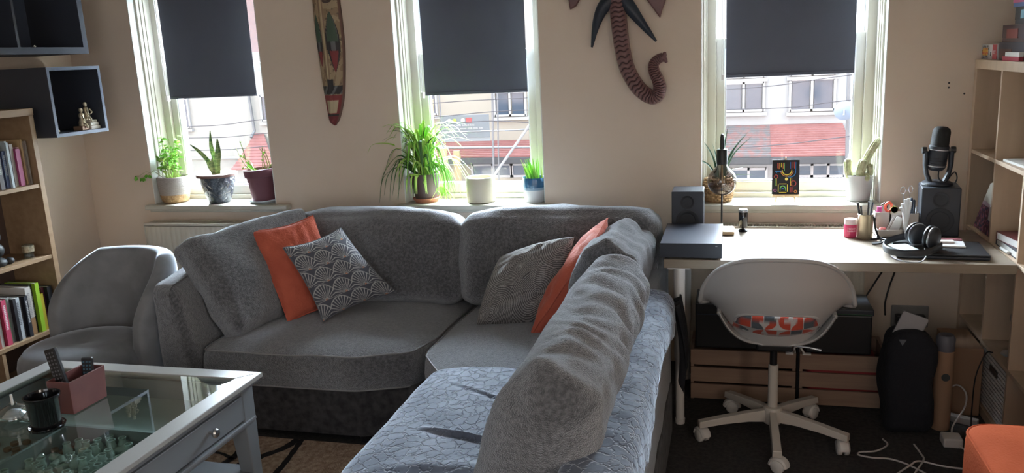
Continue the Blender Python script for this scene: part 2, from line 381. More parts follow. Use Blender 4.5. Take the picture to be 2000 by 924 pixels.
for wi, (a, b) in enumerate(WIN):
    e = bpy.data.objects.new('window_%d' % (wi+1), None); e.location = ((a+b)/2, 4.25, SILL); C.objects.link(e); e['kind'] = 'structure'
    # plaster/painted lining of the recess
    lin = MB(); t = .004
    lin.box(a, a+t, WY-.001, 4.13, SILL, WT); lin.box(b-t, b, WY-.001, 4.13, SILL, WT); lin.box(a, b, WY-.001, 4.13, WT-t, WT)
    link('reveal_lining', lin, 'reveal', e)
    fr = MB()
    for (t0, ya, yb) in ((.014, 4.125, 4.40), (.019, 4.150, 4.38), (.024, 4.175, 4.38), (.066, 4.225, 4.37)):
        fr.box(a, a+t0, ya, yb, SILL, WT); fr.box(b-t0, b, ya, yb, SILL, WT); fr.box(a+t0, b-t0, ya, yb, WT-t0, WT)
    fr.box(a+.066, b-.066, 4.225, 4.37, SILL, SILL+.026)
    link('window_frame', fr, 'pvc', e, bevel=.003)
    A, B = a+.066, b-.066; mid = 1.595; sw = .042
    lo_ = MB(); y0, y1 = 4.245, 4.285
    lo_.box(A, A+sw, y0, y1, SILL+.026, mid+.022); lo_.box(B-sw, B, y0, y1, SILL+.026, mid+.022)
    lo_.box(A+sw, B-sw, y0, y1, SILL+.026, SILL+.078); lo_.box(A+sw, B-sw, y0, y1, mid-.028, mid+.022)
    l_ = link('lower_sash', lo_, 'pvc', e, bevel=.004)
    link('glass_pane', MB().box(A+sw-.004, B-sw+.004, 4.262, 4.267, SILL+.075, mid-.024), 'glass', l_)
    gk = MB()
    gk.box(A+sw, A+sw+.007, 4.252, 4.28, SILL+.078, mid-.028); gk.box(B-sw-.007, B-sw, 4.252, 4.28, SILL+.078, mid-.028); gk.box(A+sw, B-sw, 4.252, 4.28, SILL+.078, SILL+.086)
    link('glazing_bead', gk, plain('bead_white', (.85, .87, .88), .4), l_)
    us = MB(); y0, y1 = 4.295, 4.335; sw2 = .034
    us.box(A, A+sw2, y0, y1, mid-.02, WT-.066); us.box(B-sw2, B, y0, y1, mid-.02, WT-.066)
    us.box(A+sw2, B-sw2, y0, y1, WT-.11, WT-.066); us.box(A+sw2, B-sw2, y0, y1, mid-.02, mid+.02)
    u_ = link('upper_sash', us, 'pvcw', e, bevel=.004)
    link('glass_pane', MB().box(A+sw2-.004, B-sw2+.004, 4.312, 4.317, mid+.016, WT-.106), 'glass', u_)
    # stepped sill board with rounded nose
    e2 = 1.0 if wi == 2 else 1.0
    s = MB().box(a, b, 4.06, 4.27, SILL-.028, SILL); s.box(a-.032, b+.095 if wi == 0 else b+.06, 4.012, WY, SILL-.028, SILL)
    s.box(a-.02, b+.04, 4.04, WY, SILL-.045, SILL-.028)
    link('window_sill', s, 'sill', e, bevel=.006, seg=3)

# roller blinds (hang in the recesses)
BL = [(-3.172, -2.602, 1.438), (-1.586, -1.022, 1.403), (-0.028, 0.553, 1.434)]
for i, (x0, x1, zb) in enumerate(BL):
    lab = ['dark grey roller blind half drawn over the leftmost window, above three potted plants',
           'dark grey roller blind half drawn over the middle window behind the sofa',
           'dark grey roller blind half drawn over the right window above the desk'][i]
    t = thing('roller_blind', lab, 'blind', ((x0+x1)/2, 4.19, zb), 'roller blinds')
    link('blind_fabric', MB().box(x0, x1, 4.185, 4.1865, zb+.004, WT-.05), 'blind', t)
    link('hem_bar', MB().box(x0, x1, 4.181, 4.190, zb-.006, zb+.010), 'blind', t, bevel=.003)
    link('roller_tube', MB().cyl((x0, 4.20, WT-.045), (x1, 4.20, WT-.045), .02), 'white', t, smooth=True)
    cl = MB().box(x0-.022, x0-.008, 4.17, 4.195, zb-.018, zb+.012); cl.cyl((x0-.012, 4.18, zb), (x0-.012, 4.18, WT-.05), .0016, n=6)
    cl.cyl((x0-.020, 4.18, zb), (x0-.020, 4.18, WT-.05), .0016, n=6)
    link('pull_chain', cl, 'white', t)

# radiators
def radiator(x0, x1, z0, z1, lab):
    t = thing('radiator', lab, 'radiator', ((x0+x1)/2, 4.0, z0))
    yf = 3.955
    def P(u, v):
        x = x0+(x1-x0)*u; k = (x-x0)/.033 % 1
        d = .004*(1-abs(2*k-1)**3) if .03 < v < .97 and .01 < u < .99 else 0
        return (x, yf+.006-d, z0+(z1-z0-.02)*v)
    n = int((x1-x0)/.033*6)
    link('front_panel', MB().grid(P, n, 24), 'radiator', t, smooth=True, ang=60)
    link('side_cover', MB().box(x0-.004, x0, yf, 4.05, z0, z1-.004), 'radiator', t)
    link('side_cover', MB().box(x1, x1+.004, yf, 4.05, z0, z1-.004), 'radiator', t)
    link('rear_panel', MB().box(x0, x1, 4.035, 4.045, z0, z1-.01), 'radiator', t)
    g = MB(); g.box(x0-.004, x1+.004, yf, yf+.012, z1-.014, z1); g.box(x0-.004, x1+.004, 4.04, 4.052, z1-.014, z1)
    k = x0+.01
    while k < x1-.01: g.box(k, k+.006, yf+.012, 4.04, z1-.010, z1-.003); k += .014
    link('top_grille', g, 'radiator', t)
    link('inside_shadow', MB().box(x0+.01, x1-.01, yf+.02, 4.03, z0+.02, z1-.05), plain('radiator_inner_shade', (.2, .18, .15), .7), t)  # dark block standing in for the shade between the panels
    for q in (x0+.2, x1-.2): link('wall_bracket', MB().box(q, q+.03, 4.045, WY-.0005, z0+.1, z1-.1), 'radiator', t)
radiator(-3.29, -2.30, .16, .738, 'cream panel radiator under the leftmost window behind the sofa arm')
radiator(-0.05, .60, .16, .738, 'cream panel radiator with slotted top under the right window behind the desk')
# double socket on the wall under the desk
t = thing('wall_socket', 'double wall socket low on the wall under the desk', 'socket', (.826, WY, .285))
link('face_plate', MB().box(.745, .907, 4.058, WY, .232, .338), plain('socket_grey', (.25, .24, .23), .4), t, bevel=.004)
for x in (.785, .865): link('plug', MB().box(x-.024, x+.024, 4.02, 4.058, .25, .30), 'black', t, bevel=.006)

# ------------------------------------------------------------------ the street outside
def E(x, z, Y=28.0, k=14.0): return (x*Y/k, Y, 1.58+(z-1.58)*Y/k)
GZ = -5.0
struct('ground_outside', MB().box(-45, 30, 5, 40, GZ-.2, GZ), plain('street_asphalt', (0.083, 0.083, 0.085), .9))
ow = MB(); ow.box(-40, XL-.2, 4.07, WO, GZ, 7); ow.box(XR+.2, 40, 4.07, WO, GZ, 7); ow.box(XL-.2, XR+.2, 4.07, WO, GZ, -.12); ow.box(XL-.2, XR+.2, 4.07, WO, CE+.15, 7)
struct('wall_outside', ow, plain('terrace_brick', (0.257, 0.172, 0.138), .9))
M['render_white'] = mat('house_render_white', (0.240, 0.243, 0.243), .9)
M['render_cream'] = mat('house_render_cream', (0.235, 0.216, 0.179), .9)
M['brick'] = mat('house_brick_pink', (0.179, 0.118, 0.108), .9, col2=(0.155, 0.112, 0.106), scale=9)
M['tiles'] = mat('roof_tiles_red', (.155, .062, .058), .85, col2=(.195, .088, .083), scale=2.5, detail=8, lo=.3, hi=.7)
M['tiles_old'] = mat('roof_tiles_mossy', (0.149, 0.083, 0.079), .9, col2=(.095, .093, .096), scale=5, detail=9, lo=.40, hi=.60)
M['housepane'] = mat('house_window_pane', (0.039, 0.055, 0.078), .15, spec=.6)
M['upvc'] = mat('house_window_frame', (0.280, 0.283, 0.287), .5)
M['fascia'] = mat('fascia_dark', (0.033, 0.035, 0.039), .6)
M['metalpole'] = mat('galvanised_pole', (0.117, 0.121, 0.127), .5, .3)

def house_window(h, x0, x1, z0, z1, panes):
    (X0, Y, Z0), (X1, _, Z1) = E(x0, z0), E(x1, z1)
    f = MB(); f.box(X0, X1, 27.90, 28.0, Z0, Z1)
    w_ = link('window', MB().box(X0-.10, X1+.10, 27.86, 28.02, Z0-.13, Z0-.03), 'upvc', h)
    fr = MB(); t_ = .07; n = len(panes); edges = [X0] + [E(p, 0)[0] for p in panes[:-1]] + [X1]
    fr.box(X0, X1, 27.90, 28.0, Z1-t_, Z1); fr.box(X0, X1, 27.90, 28.0, Z0, Z0+t_)
    for q in edges: fr.box(q-t_/2, q+t_/2, 27.90, 28.0, Z0, Z1)
    link('window_frame', fr, 'upvc', w_)
    for i in range(n):
        link('pane', MB().box(edges[i]+t_, edges[i+1]-t_, 27.95, 27.99, Z0+t_, Z1-t_), 'housepane', w_)

def tiled_roof(h, x0, x1, ztop, zbot, m, Yo=26.6, rows=14, taper=(0, 0)):
    """lean-to roof of overlapping tile courses"""
    T = E(x0, ztop); B = E(x1, ztop); zb = 1.58+(zbot-1.58)*Yo/14.0
    r = MB()
    for i in range(rows):
        f0, f1 = i/rows, (i+1)/rows
        ya, yb = 28-(28-Yo)*f0, 28-(28-Yo)*f1; za, zb_ = T[2]+(zb-T[2])*f0, T[2]+(zb-T[2])*f1
        xa0, xb0 = T[0]-taper[0]*f0, B[0]+taper[1]*f0; xa1, xb1 = T[0]-taper[0]*f1, B[0]+taper[1]*f1
        k = .045
        r.add([(xa0, ya, za), (xb0, ya, za), (xb1, yb, zb_+k), (xa1, yb, zb_+k), (xa1, yb-.002, zb_-.02), (xb1, yb-.002, zb_-.02)],
              [(3, 2, 1, 0), (4, 5, 2, 3)])
    o = link('tiled_roof', r, m, h)
    link('gutter', MB().box(T[0]-taper[0], B[0]+taper[1], Yo-.12, Yo+.05, zb-.22, zb-.03), 'fascia', h)
    link('roof_soffit', MB().box(T[0]-taper[0], B[0]+taper[1], Yo+.05, 28, zb-.26, zb-.20), 'fascia', h)
    return o

h = thing('terraced_house', 'white rendered house with a long red tiled lean-to roof, seen through the right window', 'house', (2, 30, GZ), 'houses across the street')
link('wall', MB().box(-5.6, 9, 28, 34, GZ, 4.5), 'render_white', h)
house_window(h, -.24, .50, .52, 1.0, [.185, .50]); house_window(h, -.24, .50, 1.06, 1.25, [.185, .50])
house_window(h, .90, 1.57, .50, 1.02, [1.23, 1.57]); house_window(h, .90, 1.57, 1.06, 1.25, [1.23, 1.57])
tiled_roof(h, .60, 1.70, .30, -.22, 'tiles', taper=(0, .22)); tiled_roof(h, -1.6, .598, .30, -.22, 'tiles_old')
link('bay_front', MB().box(-3, 3.8, 27.2, 28, GZ, -2.05), 'render_white', h)
def bay_window(h, x0, x1, z0, z1, n, Y=27.2):
    (X0, _, Z0), (X1, _, Z1) = E(x0, z0, Y), E(x1, z1, Y)
    fr = MB(); t_ = .08
    fr.box(X0, X1, Y-.06, Y, Z1-t_, Z1); fr.box(X0, X1, Y-.06, Y, Z0, Z0+t_)
    for i in range(n+1): q = X0+(X1-X0)*i/n; fr.box(q-t_/2, q+t_/2, Y-.06, Y, Z0, Z1)
    w_ = link('window', fr, 'upvc', h)
    for i in range(n): link('pane', MB().box(X0+(X1-X0)*i/n+t_/2, X0+(X1-X0)*(i+1)/n-t_/2, Y-.03, Y-.01, Z0+t_, Z1-t_), 'housepane', w_)
bay_window(h, .0, .56, -.64, -.40, 2); bay_window(h, 1.02, 1.76, -.57, -.34, 3); bay_window(h, .70, .95, -.8, -.42, 1)

h = thing('terraced_house', 'cream rendered house with a dark red tiled porch roof behind scaffolding', 'house', (-9.5, 30, GZ), 'houses across the street')
link('wall', MB().box(-13.8, -5.6, 28, 34, GZ, 4.5), 'render_cream', h)
house_window(h, -4.02, -3.46, .56, 1.00, [-3.74, -3.46]); house_window(h, -5.6, -5.1, .62, 1.02, [-5.35, -5.1])
tiled_roof(h, -5.4, -2.9, .14, -.15, 'tiles', rows=9)
link('bay_front', MB().box(-12.4, -5.8, 27.2, 28, GZ, -2.0), 'render_cream', h)
bay_window(h, -4.50, -4.12, -.52, -.27, 1); bay_window(h, -4.10, -3.78, -.52, -.27, 1); bay_window(h, -3.76, -3.42, -.52, -.27, 1)
bay_window(h, -4.50, -3.42, -.86, -.62, 4)

h = thing('terraced_house', 'pale rendered house with a small pointed red tiled roof, seen through the leftmost window', 'house', (-19, 30, GZ), 'houses across the street')
link('wall', MB().box(-30, -13.8, 28, 34, GZ, 2.2), plain('render_pale', (0.240, 0.235, 0.216), .9), h)
link('brick_storey', MB().box(-30, -13.8, 28, 34, 2.2, 4.8), 'brick', h)
g_ = MB()
P0, P1, P2 = E(-9.12, -.25), E(-8.86, .38), E(-8.40, -.25)
for i in range(12):
    f0, f1 = i/12, (i+1)/12
    xa0, xb0 = P1[0]+(P0[0]-P1[0])*f0**1.5, P1[0]+(P2[0]-P1[0])*f0+.42; xa1, xb1 = P1[0]+(P0[0]-P1[0])*f1**1.5, P1[0]+(P2[0]-P1[0])*f1+.42
    za, zb_ = P1[2]+(P0[2]-P1[2])*f0, P1[2]+(P0[2]-P1[2])*f1; ya, yb = 28-1.0*f0, 28-1.0*f1
    g_.add([(xa0, ya, za), (xb0, ya, za), (xb1, yb, zb_+.04), (xa1, yb, zb_+.04), (xa1, yb, zb_-.02), (xb1, yb, zb_-.02)], [(3, 2, 1, 0), (4, 5, 2, 3)])
link('porch_roof', g_, 'tiles', h)
link('porch_wall', MB().box(P0[0]-.2, P2[0]+.3, 27.1, 28, GZ, P0[2]-.02), plain('render_pale', (0.240, 0.235, 0.216), .9), h)
dp = MB(); dp.tube([E(-8.90, 1.6, 27.85), E(-8.86, .8, 27.85), E(-8.84, .42, 27.85), E(-8.93, .30, 27.6)], .055)
link('downpipe', dp, 'metalpole', h, smooth=True)
house_window(h, -10.55, -10.22, .52, 1.1, [-10.22]); house_window(h, -8.62, -8.3, .60, 1.1, [-8.3])
link('string_course', MB().box(-24, -13.8, 27.93, 28, E(0, -.10)[2], E(0, -.06)[2]), 'render_white', h)

# satellite dish on a pole
t = thing('satellite_dish', 'pale round satellite dish on a thin pole outside the right window', 'dish', E(1.64, -.5, 24))
dm = MB().lathe([(0.0, 0), (.12, .008), (.22, .03), (.27, .05)], (0, 0, 0), 32, 'y'); c = Vector(E(1.725, .50, 23.6))
dm.xf(Matrix.Translation(c) @ Euler((math.radians(-25), 0, math.radians(-14))).to_matrix().to_4x4())
link('dish', dm, plain('dish_blue_grey', (.085, .105, .14), .6), t, smooth=True)
link('arm', MB().tube([c, c+Vector((-.05, -.32, -.12))], .015), 'metalpole', t)
link('pole', MB().tube([E(1.83, -2.2, 24), E(1.76, 1.5, 24)], .05), 'metalpole', t, smooth=True)

# scaffolding and yard sign in front of the cream house
t = thing('scaffolding', 'galvanised scaffold frame in front of the cream house', 'scaffolding', E(-3.9, -2, 24))
for nm, a_, b_, r_ in (('horizontal_pole', (-4.5, .25), (-2.75, .23), .035), ('vertical_pole', (-3.47, 1.3), (-3.55, -.9), .035), ('vertical_pole', (-3.39, 1.3), (-3.47, -.9), .025),
                 ('diagonal_brace', (-2.80, .72), (-3.62, -.32), .04), ('horizontal_pole', (-3.6, -.30), (-2.75, -.29), .035), ('vertical_pole', (-4.33, 1.3), (-4.30, -.9), .025), ('horizontal_pole', (-4.4, .48), (-2.8, .50), .02)):
    pa, pb = E(a_[0]*14/12, 1.58+(a_[1]-1.58)*14/12, 24), E(b_[0]*14/12, 1.58+(b_[1]-1.58)*14/12, 24)
    link(nm, MB().tube([pa, pb], r_), 'metalpole' if 'brace' not in nm else plain('pole_bright', (0.206, 0.210, 0.215), .5), t, smooth=True)
for x_, z0_, z1_, w_ in ((-4.5, 1.0, .1, .13), (-4.32, .24, -.5, .12), (-4.10, .20, -.5, .10)):
    a_ = E(x_*14/12, 1.58+(z1_-1.58)*14/12, 23.9); b_ = E(x_*14/12, 1.58+(z0_-1.58)*14/12, 23.9)
    link('timber_post', MB().box(a_[0]-w_, a_[0]+w_, 23.85, 23.95, a_[2], b_[2]), plain('yellow_timber', (0.206, 0.165, 0.091), .7), t)
t = thing('sign_board', 'grey contractor sign with small logos and three white lines of text', 'sign', E(-4.6, .3, 25))
def S12(x, z): return E(x*14/12.5, 1.58+(z-1.58)*14/12.5, 25)
a_, b_ = S12(-4.52, .35), S12(-3.70, .71)
link('board', MB().box(a_[0], b_[0], 24.98, 25.02, a_[2], b_[2]), plain('sign_grey', (0.106, 0.121, 0.132), .6), t)
link('sign_sheeting', MB().box(a_[0], b_[0], 25.0, 25.01, a_[2]-.12, a_[2]), plain('sheeting', (0.165, 0.183, 0.193), .6), t)
tx = MB(); rnd = random.Random(3)
for zz, x1_ in ((.545, -3.95), (.495, -3.80), (.445, -3.80)):
    q = -4.48
    while q < x1_:
        for _ in range(rnd.randint(3, 8)):
            l_ = .018; p0 = S12(q, zz-.011); p1 = S12(q+l_*.62, zz+.011+rnd.choice((0, 0, .006)))
            tx.box(p0[0], p1[0], 24.968, 24.98, p0[2], p1[2]); q += l_
            if q > x1_: break
        q += .014
link('lettering', tx, plain('sign_white', (0.249, 0.249, 0.249), .5), t)
for lx, col, rr in ((-4.36, (.85, .85, .8), .04), (-4.27, (.65, .75, .12), .04), (-4.13, (.85, .8, .82), .045), (-4.03, (.8, .12, .15), .05)):
    p = S12(lx, .625)
    if lx == -4.03: lm = MB().box(p[0]-.10, p[0]+.10, 24.966, 24.98, p[2]-.08, p[2]+.08)
    else: lm = MB().lathe([(rr*1.6, -.012), (rr*1.6, 0)], p, 20, 'y').xf(Matrix.Translation((0, -.022, 0)))
    link('logo', lm, plain('logo_%d' % int(lx*-100), tuple(q*.27 for q in col), .5), t)
# overhead cables between two telegraph poles
def K10(x, z): return E(x*1.4, 1.58+(z-1.58)*1.4, 18)
for px, lab in ((-11.0, 'wooden telegraph pole at the left end of the street cables'), (4.2, 'wooden telegraph pole at the right end of the street cables')):
    a_ = K10(px, 0); single('telegraph_pole', MB().cyl((a_[0], 18, GZ), (a_[0], 18, 3.2), .13, .10, 16), plain('pole_wood', (0.055, 0.044, 0.033), .9), lab, 'pole', (a_[0], 18, GZ), 'telegraph poles', smooth=True)
for lab, pts in (('uppermost overhead cable crossing all three windows', [(-11, .92), (-7.32, .84), (-6.09, .91), (-3.78, 1.04), (-2.38, 1.07), (.12, 1.09), (1.33, 1.20), (4.2, 1.45)]),
                 ('second overhead cable, just below the uppermost one', [(-11, .80), (-7.32, .68), (-6.11, .72), (-3.8, .86), (-2.39, .92), (.35, .85), (1.34, .92), (4.2, 1.1)]),
                 ('lowest overhead cable, seen only in the middle window', [(-11, .9), (-7.3, .50), (-3.8, .76), (-2.4, .76), (.1, .40), (4.2, .95)])):
    P = [K10(*q) for q in pts]
    single('overhead_cable', MB().tube(spline(P, 6), .010, 6), plain('street_cable', (.05, .05, .055), 1.0, spec=0.0), lab, 'cable', P[0], 'overhead cables in the street')

# ------------------------------------------------------------------ sofa
t = thing('corner_sofa', 'large grey chenille corner sofa under the windows with seat running toward the viewer', 'sofa', (-1.2, 3.2, 0))
SF = t
# plinth: straight run with chamfered corner, then the long seat
link('base', MB().prism([(-2.40, 2.93), (-1.50, 2.93), (-1.30, 2.99), (-1.13, 2.82), (-1.06, 2.6), (-1.06, .9), (-.225, .9), (-.225, 3.18), (-.285, 3.27), (-.285, 3.9), (-2.40, 3.9)], .03, .255), 'sofab', t, bevel=.012)
for x, y in ((-2.36, 2.97), (-1.5, 2.97), (-.30, 1.0), (-.33, 3.85), (-2.36, 3.85)): link('foot', MB().cyl((x, y, 0), (x, y, .035), .025, .03), 'black', t)
def arm_mb():
    b = softbox(-2.445, -2.22, 2.90, 3.90, .03, .70, r=.05, n=26, wr=.006, ws=(5, 5, 5), seed=4)
    out = []
    for x, y, z in b.v:
        f = (z-.03)/.67; k = (y-2.9)
        x2 = x if x < -2.33 else x - .10*f + .02*(1-f)
        z2 = z + (.11*min(1, k/.6) - .03)*max(0, f-.3)
        out.append((x2, y, z2))
    b.v = out; return b
link('arm', arm_mb(), 'sofa', t, smooth=True, ang=80)
# back frames
link('backrest', softbox(-2.40, -.285, 3.70, 3.92, .03, .66, r=.05, n=40, wr=.004, seed=9), 'sofa', t, smooth=True, ang=80)
def side_back():
    b = softbox(-.385, -.232, .9, 3.28, .03, .625, r=.045, n=40, wr=.004, seed=2); return b
link('backrest', side_back(), 'sofa', t, smooth=True, ang=80)
link('backrest', softbox(-.45, -.290, 3.15, 3.88, .03, .632, r=.04, n=26, wr=.003, seed=12), 'sofa', t, smooth=True, ang=80)

def seat_block(poly, z0, z1, crown, seed, hole=.05):
    """seat cushion with any outline: rings shrunk towards the centre give rounded edges, crowned top"""
    n = 160; P = [Vector((a, b, 0)) for a, b in poly]; per = [(P[(i+1) % len(P)]-P[i]).length for i in range(len(P))]; T = sum(per)
    ring = []
    for i in range(n):
        d = T*i/n; k = 0
        while d > per[k]: d -= per[k]; k += 1
        ring.append(P[k].lerp(P[(k+1) % len(P)], d/per[k]))
    for _ in range(3): ring = [(ring[i-1]+ring[i]*2+ring[(i+1) % n])/4 for i in range(n)]
    c = sum(ring, Vector())/n
    def at(i, s, z): p = ring[i % n]; q = c+(p-c)*s; return Vector((q.x, q.y, z))
    rings = []
    r = .03
    d_ = (ring[0]-c).length
    for s, z in ((.0, z0), (.5, z0), (.95, z0), (.985, z0+.008), (1.0, z0+.03), (1.012, (z0+z1)/2), (1.0, z1-.03), (.985, z1-.008), (.965, z1)): rings.append((s, z, 0))
    for s in (.93, .88, .82, .75, .67, .58, .48, .38, .28, .18, .09, .0): rings.append((s, z1, (1-(s/.965)**3.0)**.8 if s < .965 else 0))
    b = MB(); vs = []
    for s, z, k in rings:
        for i in range(n):
            p = at(i, s, z+crown*k)
            q = Vector((p.x*5+seed, p.y*5, p.z*6)); dz = .007*noise.noise(q) + .003*noise.noise(q*3)
            p.z += dz if z > z0+.1 else 0; 
            if .9 < s: p += (p-c).normalized()*(.006*noise.noise(q*1.3))
            vs.append(p)
    fs = []
    for j in range(len(rings)-1):
        for i in range(n): k = (i+1) % n; fs.append((j*n+i, j*n+k, (j+1)*n+k, (j+1)*n+i))
    b.add(vs, fs)
    top = [vs[7*n+i] + Vector((0, 0, .003)) for i in range(n)] ; bot = [vs[3*n+i] for i in range(n)]
    return b, top+[top[0]], bot+[bot[0]]
def seat(poly, z0, z1, crown, seed):
    b, top, bot = seat_block(poly, z0, z1, crown, seed)
    o = link('seat_cushion', b, 'sofa', SF, smooth=True, ang=80)
    link('piping', MB().tube(top, .0042, 6, cap=False), 'piping', o, smooth=True); link('piping', MB().tube(bot, .0042, 6, cap=False), 'piping', o, smooth=True)
seat([(-2.22, 2.895), (-1.50, 2.895), (-1.265, 2.985), (-1.225, 3.15), (-1.21, 3.74), (-2.22, 3.74)], .245, .405, .052, 1)
seat([(-1.21, 2.955), (-1.10, 2.80), (-1.05, 2.72), (-.40, 2.72), (-.40, 3.74), (-1.195, 3.74), (-1.205, 3.15)], .245, .41, .045, 5)
seat([(-1.06, .95), (-.40, .95), (-.40, 2.70), (-1.02, 2.70), (-1.075, 2.62)], .245, .42, .035, 8)

# loose back cushions
def back_cushion(label, x0, x1, y0, y1, z0, z1, m=None, seed=0, r=.065, wr=.016, ws=(4, 4, 4), crown=.02, sides=.02, n=40, seam=True, name='back_cushion', deform=None):
    c = ((x0+x1)/2, (y0+y1)/2, z0)
    t = thing(name, label, 'cushion', c, 'loose back cushions of the sofa')
    b = softbox(x0, x1, y0, y1, z0, z1, r=r, n=n, crown=crown, wr=wr, ws=ws, seed=seed, sides=sides)
    if deform: b.v = [deform(Vector(p)) for p in b.v]
    if m is not None: b.xf(m)
    link('cushion_body', b, 'sofa', t, smooth=True, ang=85)
    return t, b
tilt = math.radians(9)
def sag(x0, x1, drop, side=0, bulge=.03):
    def f(p):
        u = (p.x-x0)/(x1-x0); v = max(0, min(1, (p.z-.42)/.45))
        p.z -= drop*(4*(u-.5)**2)**1.5*v*(1 if side == 0 else (u if side > 0 else 1-u))
        p.y -= bulge*math.sin(PI*min(1, v*1.1))*math.sin(PI*u)
        return p
    return f
t1, b1 = back_cushion('wide grey back cushion under the middle window, left of the two', -2.17, -1.238, 3.50, 3.74, .425, .875, m=rot_about((-1.7, 3.6, .43), rx=-tilt), seed=3, deform=sag(-2.17, -1.238, .03))
t2, b2 = back_cushion('wide grey back cushion between the middle window and the desk end', -1.225, -.315, 3.50, 3.74, .425, .885, m=rot_about((-.8, 3.6, .43), rx=-tilt), seed=11, deform=sag(-1.225, -.315, .035, -1), wr=.018)
for tt, xa, xb in ((t1, -2.13, -1.28), (t2, -1.18, -.36)):
    pass

def quad_cushion(c00, c10, c11, c01, thick, nu=44, nv=44, pinch=.06, wr=.006, seed=0, ws=6, puff=.42, facing=None):
    """square pillow between four corners: c00 bottom-left, c10 bottom-right, c11 top-right, c01 top-left"""
    a, b_, c, d = map(Vector, (c00, c10, c11, c01))
    nrm = ((b_-a).cross(d-a)+(b_-c).cross(c-d)*-1)
    nrm = (b_-a).cross(d-a).normalized()
    m = MB(); uvs = []
    def P(u, v, s):
        e = pinch
        uu = u + e*(1-2*u)*(4*v*(1-v))**1.0*0.9*1; vv = v + e*(1-2*v)*(4*u*(1-u))
        p = a*(1-uu)*(1-vv)+b_*uu*(1-vv)+c*uu*vv+d*(1-uu)*vv
        h = (max(0, 1-(2*u-1)**2)*max(0, 1-(2*v-1)**2))**puff
        q = Vector((u*ws+seed, v*ws, s)); w_ = wr*(noise.noise(q)+.5*noise.noise(q*2.3))*min(1, 6*min(u, 1-u, v, 1-v)+.15)
        return p + nrm*(s*thick/2*h + w_)
    for s in (1, -1):
        vs = [P(i/(nu-1), j/(nv-1), s) for j in range(nv) for i in range(nu)]
        uvs += [(i/(nu-1), j/(nv-1)) for j in range(nv) for i in range(nu)]
        fs = [(j*nu+i, j*nu+i+1, (j+1)*nu+i+1, (j+1)*nu+i) for j in range(nv-1) for i in range(nu-1)]
        if s < 0: fs = [f[::-1] for f in fs]
        m.add(vs, fs)
    edge = [P(i/20, 0, 0) for i in range(20)]+[P(1, i/20, 0) for i in range(20)]+[P(1-i/20, 1, 0) for i in range(20)]+[P(0, 1-i/20, 0) for i in range(21)]
    return m, uvs, edge

def thing_from(name, label, cat, parts, group=None):
    allv = [p for b, *_ in parts for p in b.v]; c = (sum(p[0] for p in allv)/len(allv), sum(p[1] for p in allv)/len(allv), min(p[2] for p in allv))
    return thing(name, label, cat, c, group)

# grey cushion leaning on the left arm
def mapped_box(c00, c10, c11, c01, th, r=.06, crown=.03, wr=.01, ws=(5, 5, 5), seed=0, n=34):
    a, b_, c, d = map(Vector, (c00, c10, c11, c01)); W = ((b_-a).length+(c-d).length)/2; Hh = ((d-a).length+(c-b_).length)/2
    q = softbox(-W/2, W/2, -Hh/2, Hh/2, -th/2, th/2, r=r, n=n, crown=crown, wr=wr, ws=ws, seed=seed)
    nrm = (b_-a).cross(d-a).normalized(); out = []
    for x, y, z in q.v:
        u, v = x/W+.5, y/Hh+.5; p = a*(1-u)*(1-v)+b_*u*(1-v)+c*u*v+d*(1-u)*v + nrm*z; out.append(tuple(p))
    q.v = out; return q
b = mapped_box((-2.10, 2.98, .425), (-1.98, 3.50, .43), (-2.07, 3.62, .885), (-2.415, 3.06, .84), .15, r=.055, crown=.045, wr=.018, seed=2)
t = thing_from('back_cushion', 'square grey back cushion leaning on the left sofa arm', 'cushion', [(b,)], 'loose back cushions of the sofa')
link('cushion_body', b, 'sofa', t, smooth=True, ang=85)

# rust cushion, left
b, uv, ed = quad_cushion((-1.935, 3.16, .448), (-1.76, 3.44, .455), (-1.93, 3.47, .885), (-2.16, 3.27, .85), .12, wr=.006, seed=6, pinch=.045, ws=7)
t = thing_from('scatter_cushion', 'rust orange square cushion at the left, behind the grey fan-pattern one', 'cushion', [(b,)], 'rust cushions')
link('cushion_body', b, 'rust', t, smooth=True, ang=85); link('piping', MB().tube(ed, .0035, 6, cap=False), 'rust', t, smooth=True)

# fan pattern cushion
def fans(u, v, N=4.4, line=(.44, .44, .43), base=(.085, .09, .11), eye=(.55, .27, .18)):
    x, y = u*N*.62*1.25, v*N*1.05
    for j in range(int(y)-1, int(y)+2+0):
        pass
    best = None
    j = math.floor(y)
    # fans open upward, the lower row lies over the upper one
    for jj in (j-1, j, j+1):
        ox = .5*(jj % 2)
        cx_ = math.floor(x-ox+.5)+ox; dx, dy = x-cx_, (y-jj)*.62
        r = math.hypot(dx, dy)
        if dy >= -0.001 and r < .60 and best is None: best = (r, dx, dy)
    if best is None: return base
    r, dx, dy = best
    if .565 < r: return line
    if r < .075: return eye if .02 < r < .06 else base
    if r < .10: return line
    a = math.atan2(dx, dy)/(PI)*12
    fr = abs(a-round(a))
    wdt = .10+.05/(r+.1)*.3
    return line if fr < wdt*1.15 else base
N_ = 230
b, uv, ed = quad_cushion((-1.765, 3.17, .458), (-1.50, 3.40, .535), (-1.745, 3.38, .845), (-1.92, 3.16, .80), .13, nu=N_, nv=N_, wr=.004, seed=9, pinch=.05)
t = thing_from('scatter_cushion', 'grey cushion with pale art deco fan pattern leaning on the left rust cushion', 'cushion', [(b,)], 'patterned cushions')
link('cushion_body', b, 'paintfab', t, smooth=True, ang=85, paint=[fans(u, v) for u, v in uv])
link('piping', MB().tube(ed, .003, 6, cap=False), plain('piping_slate', (.13, .14, .16), .8), t, smooth=True)

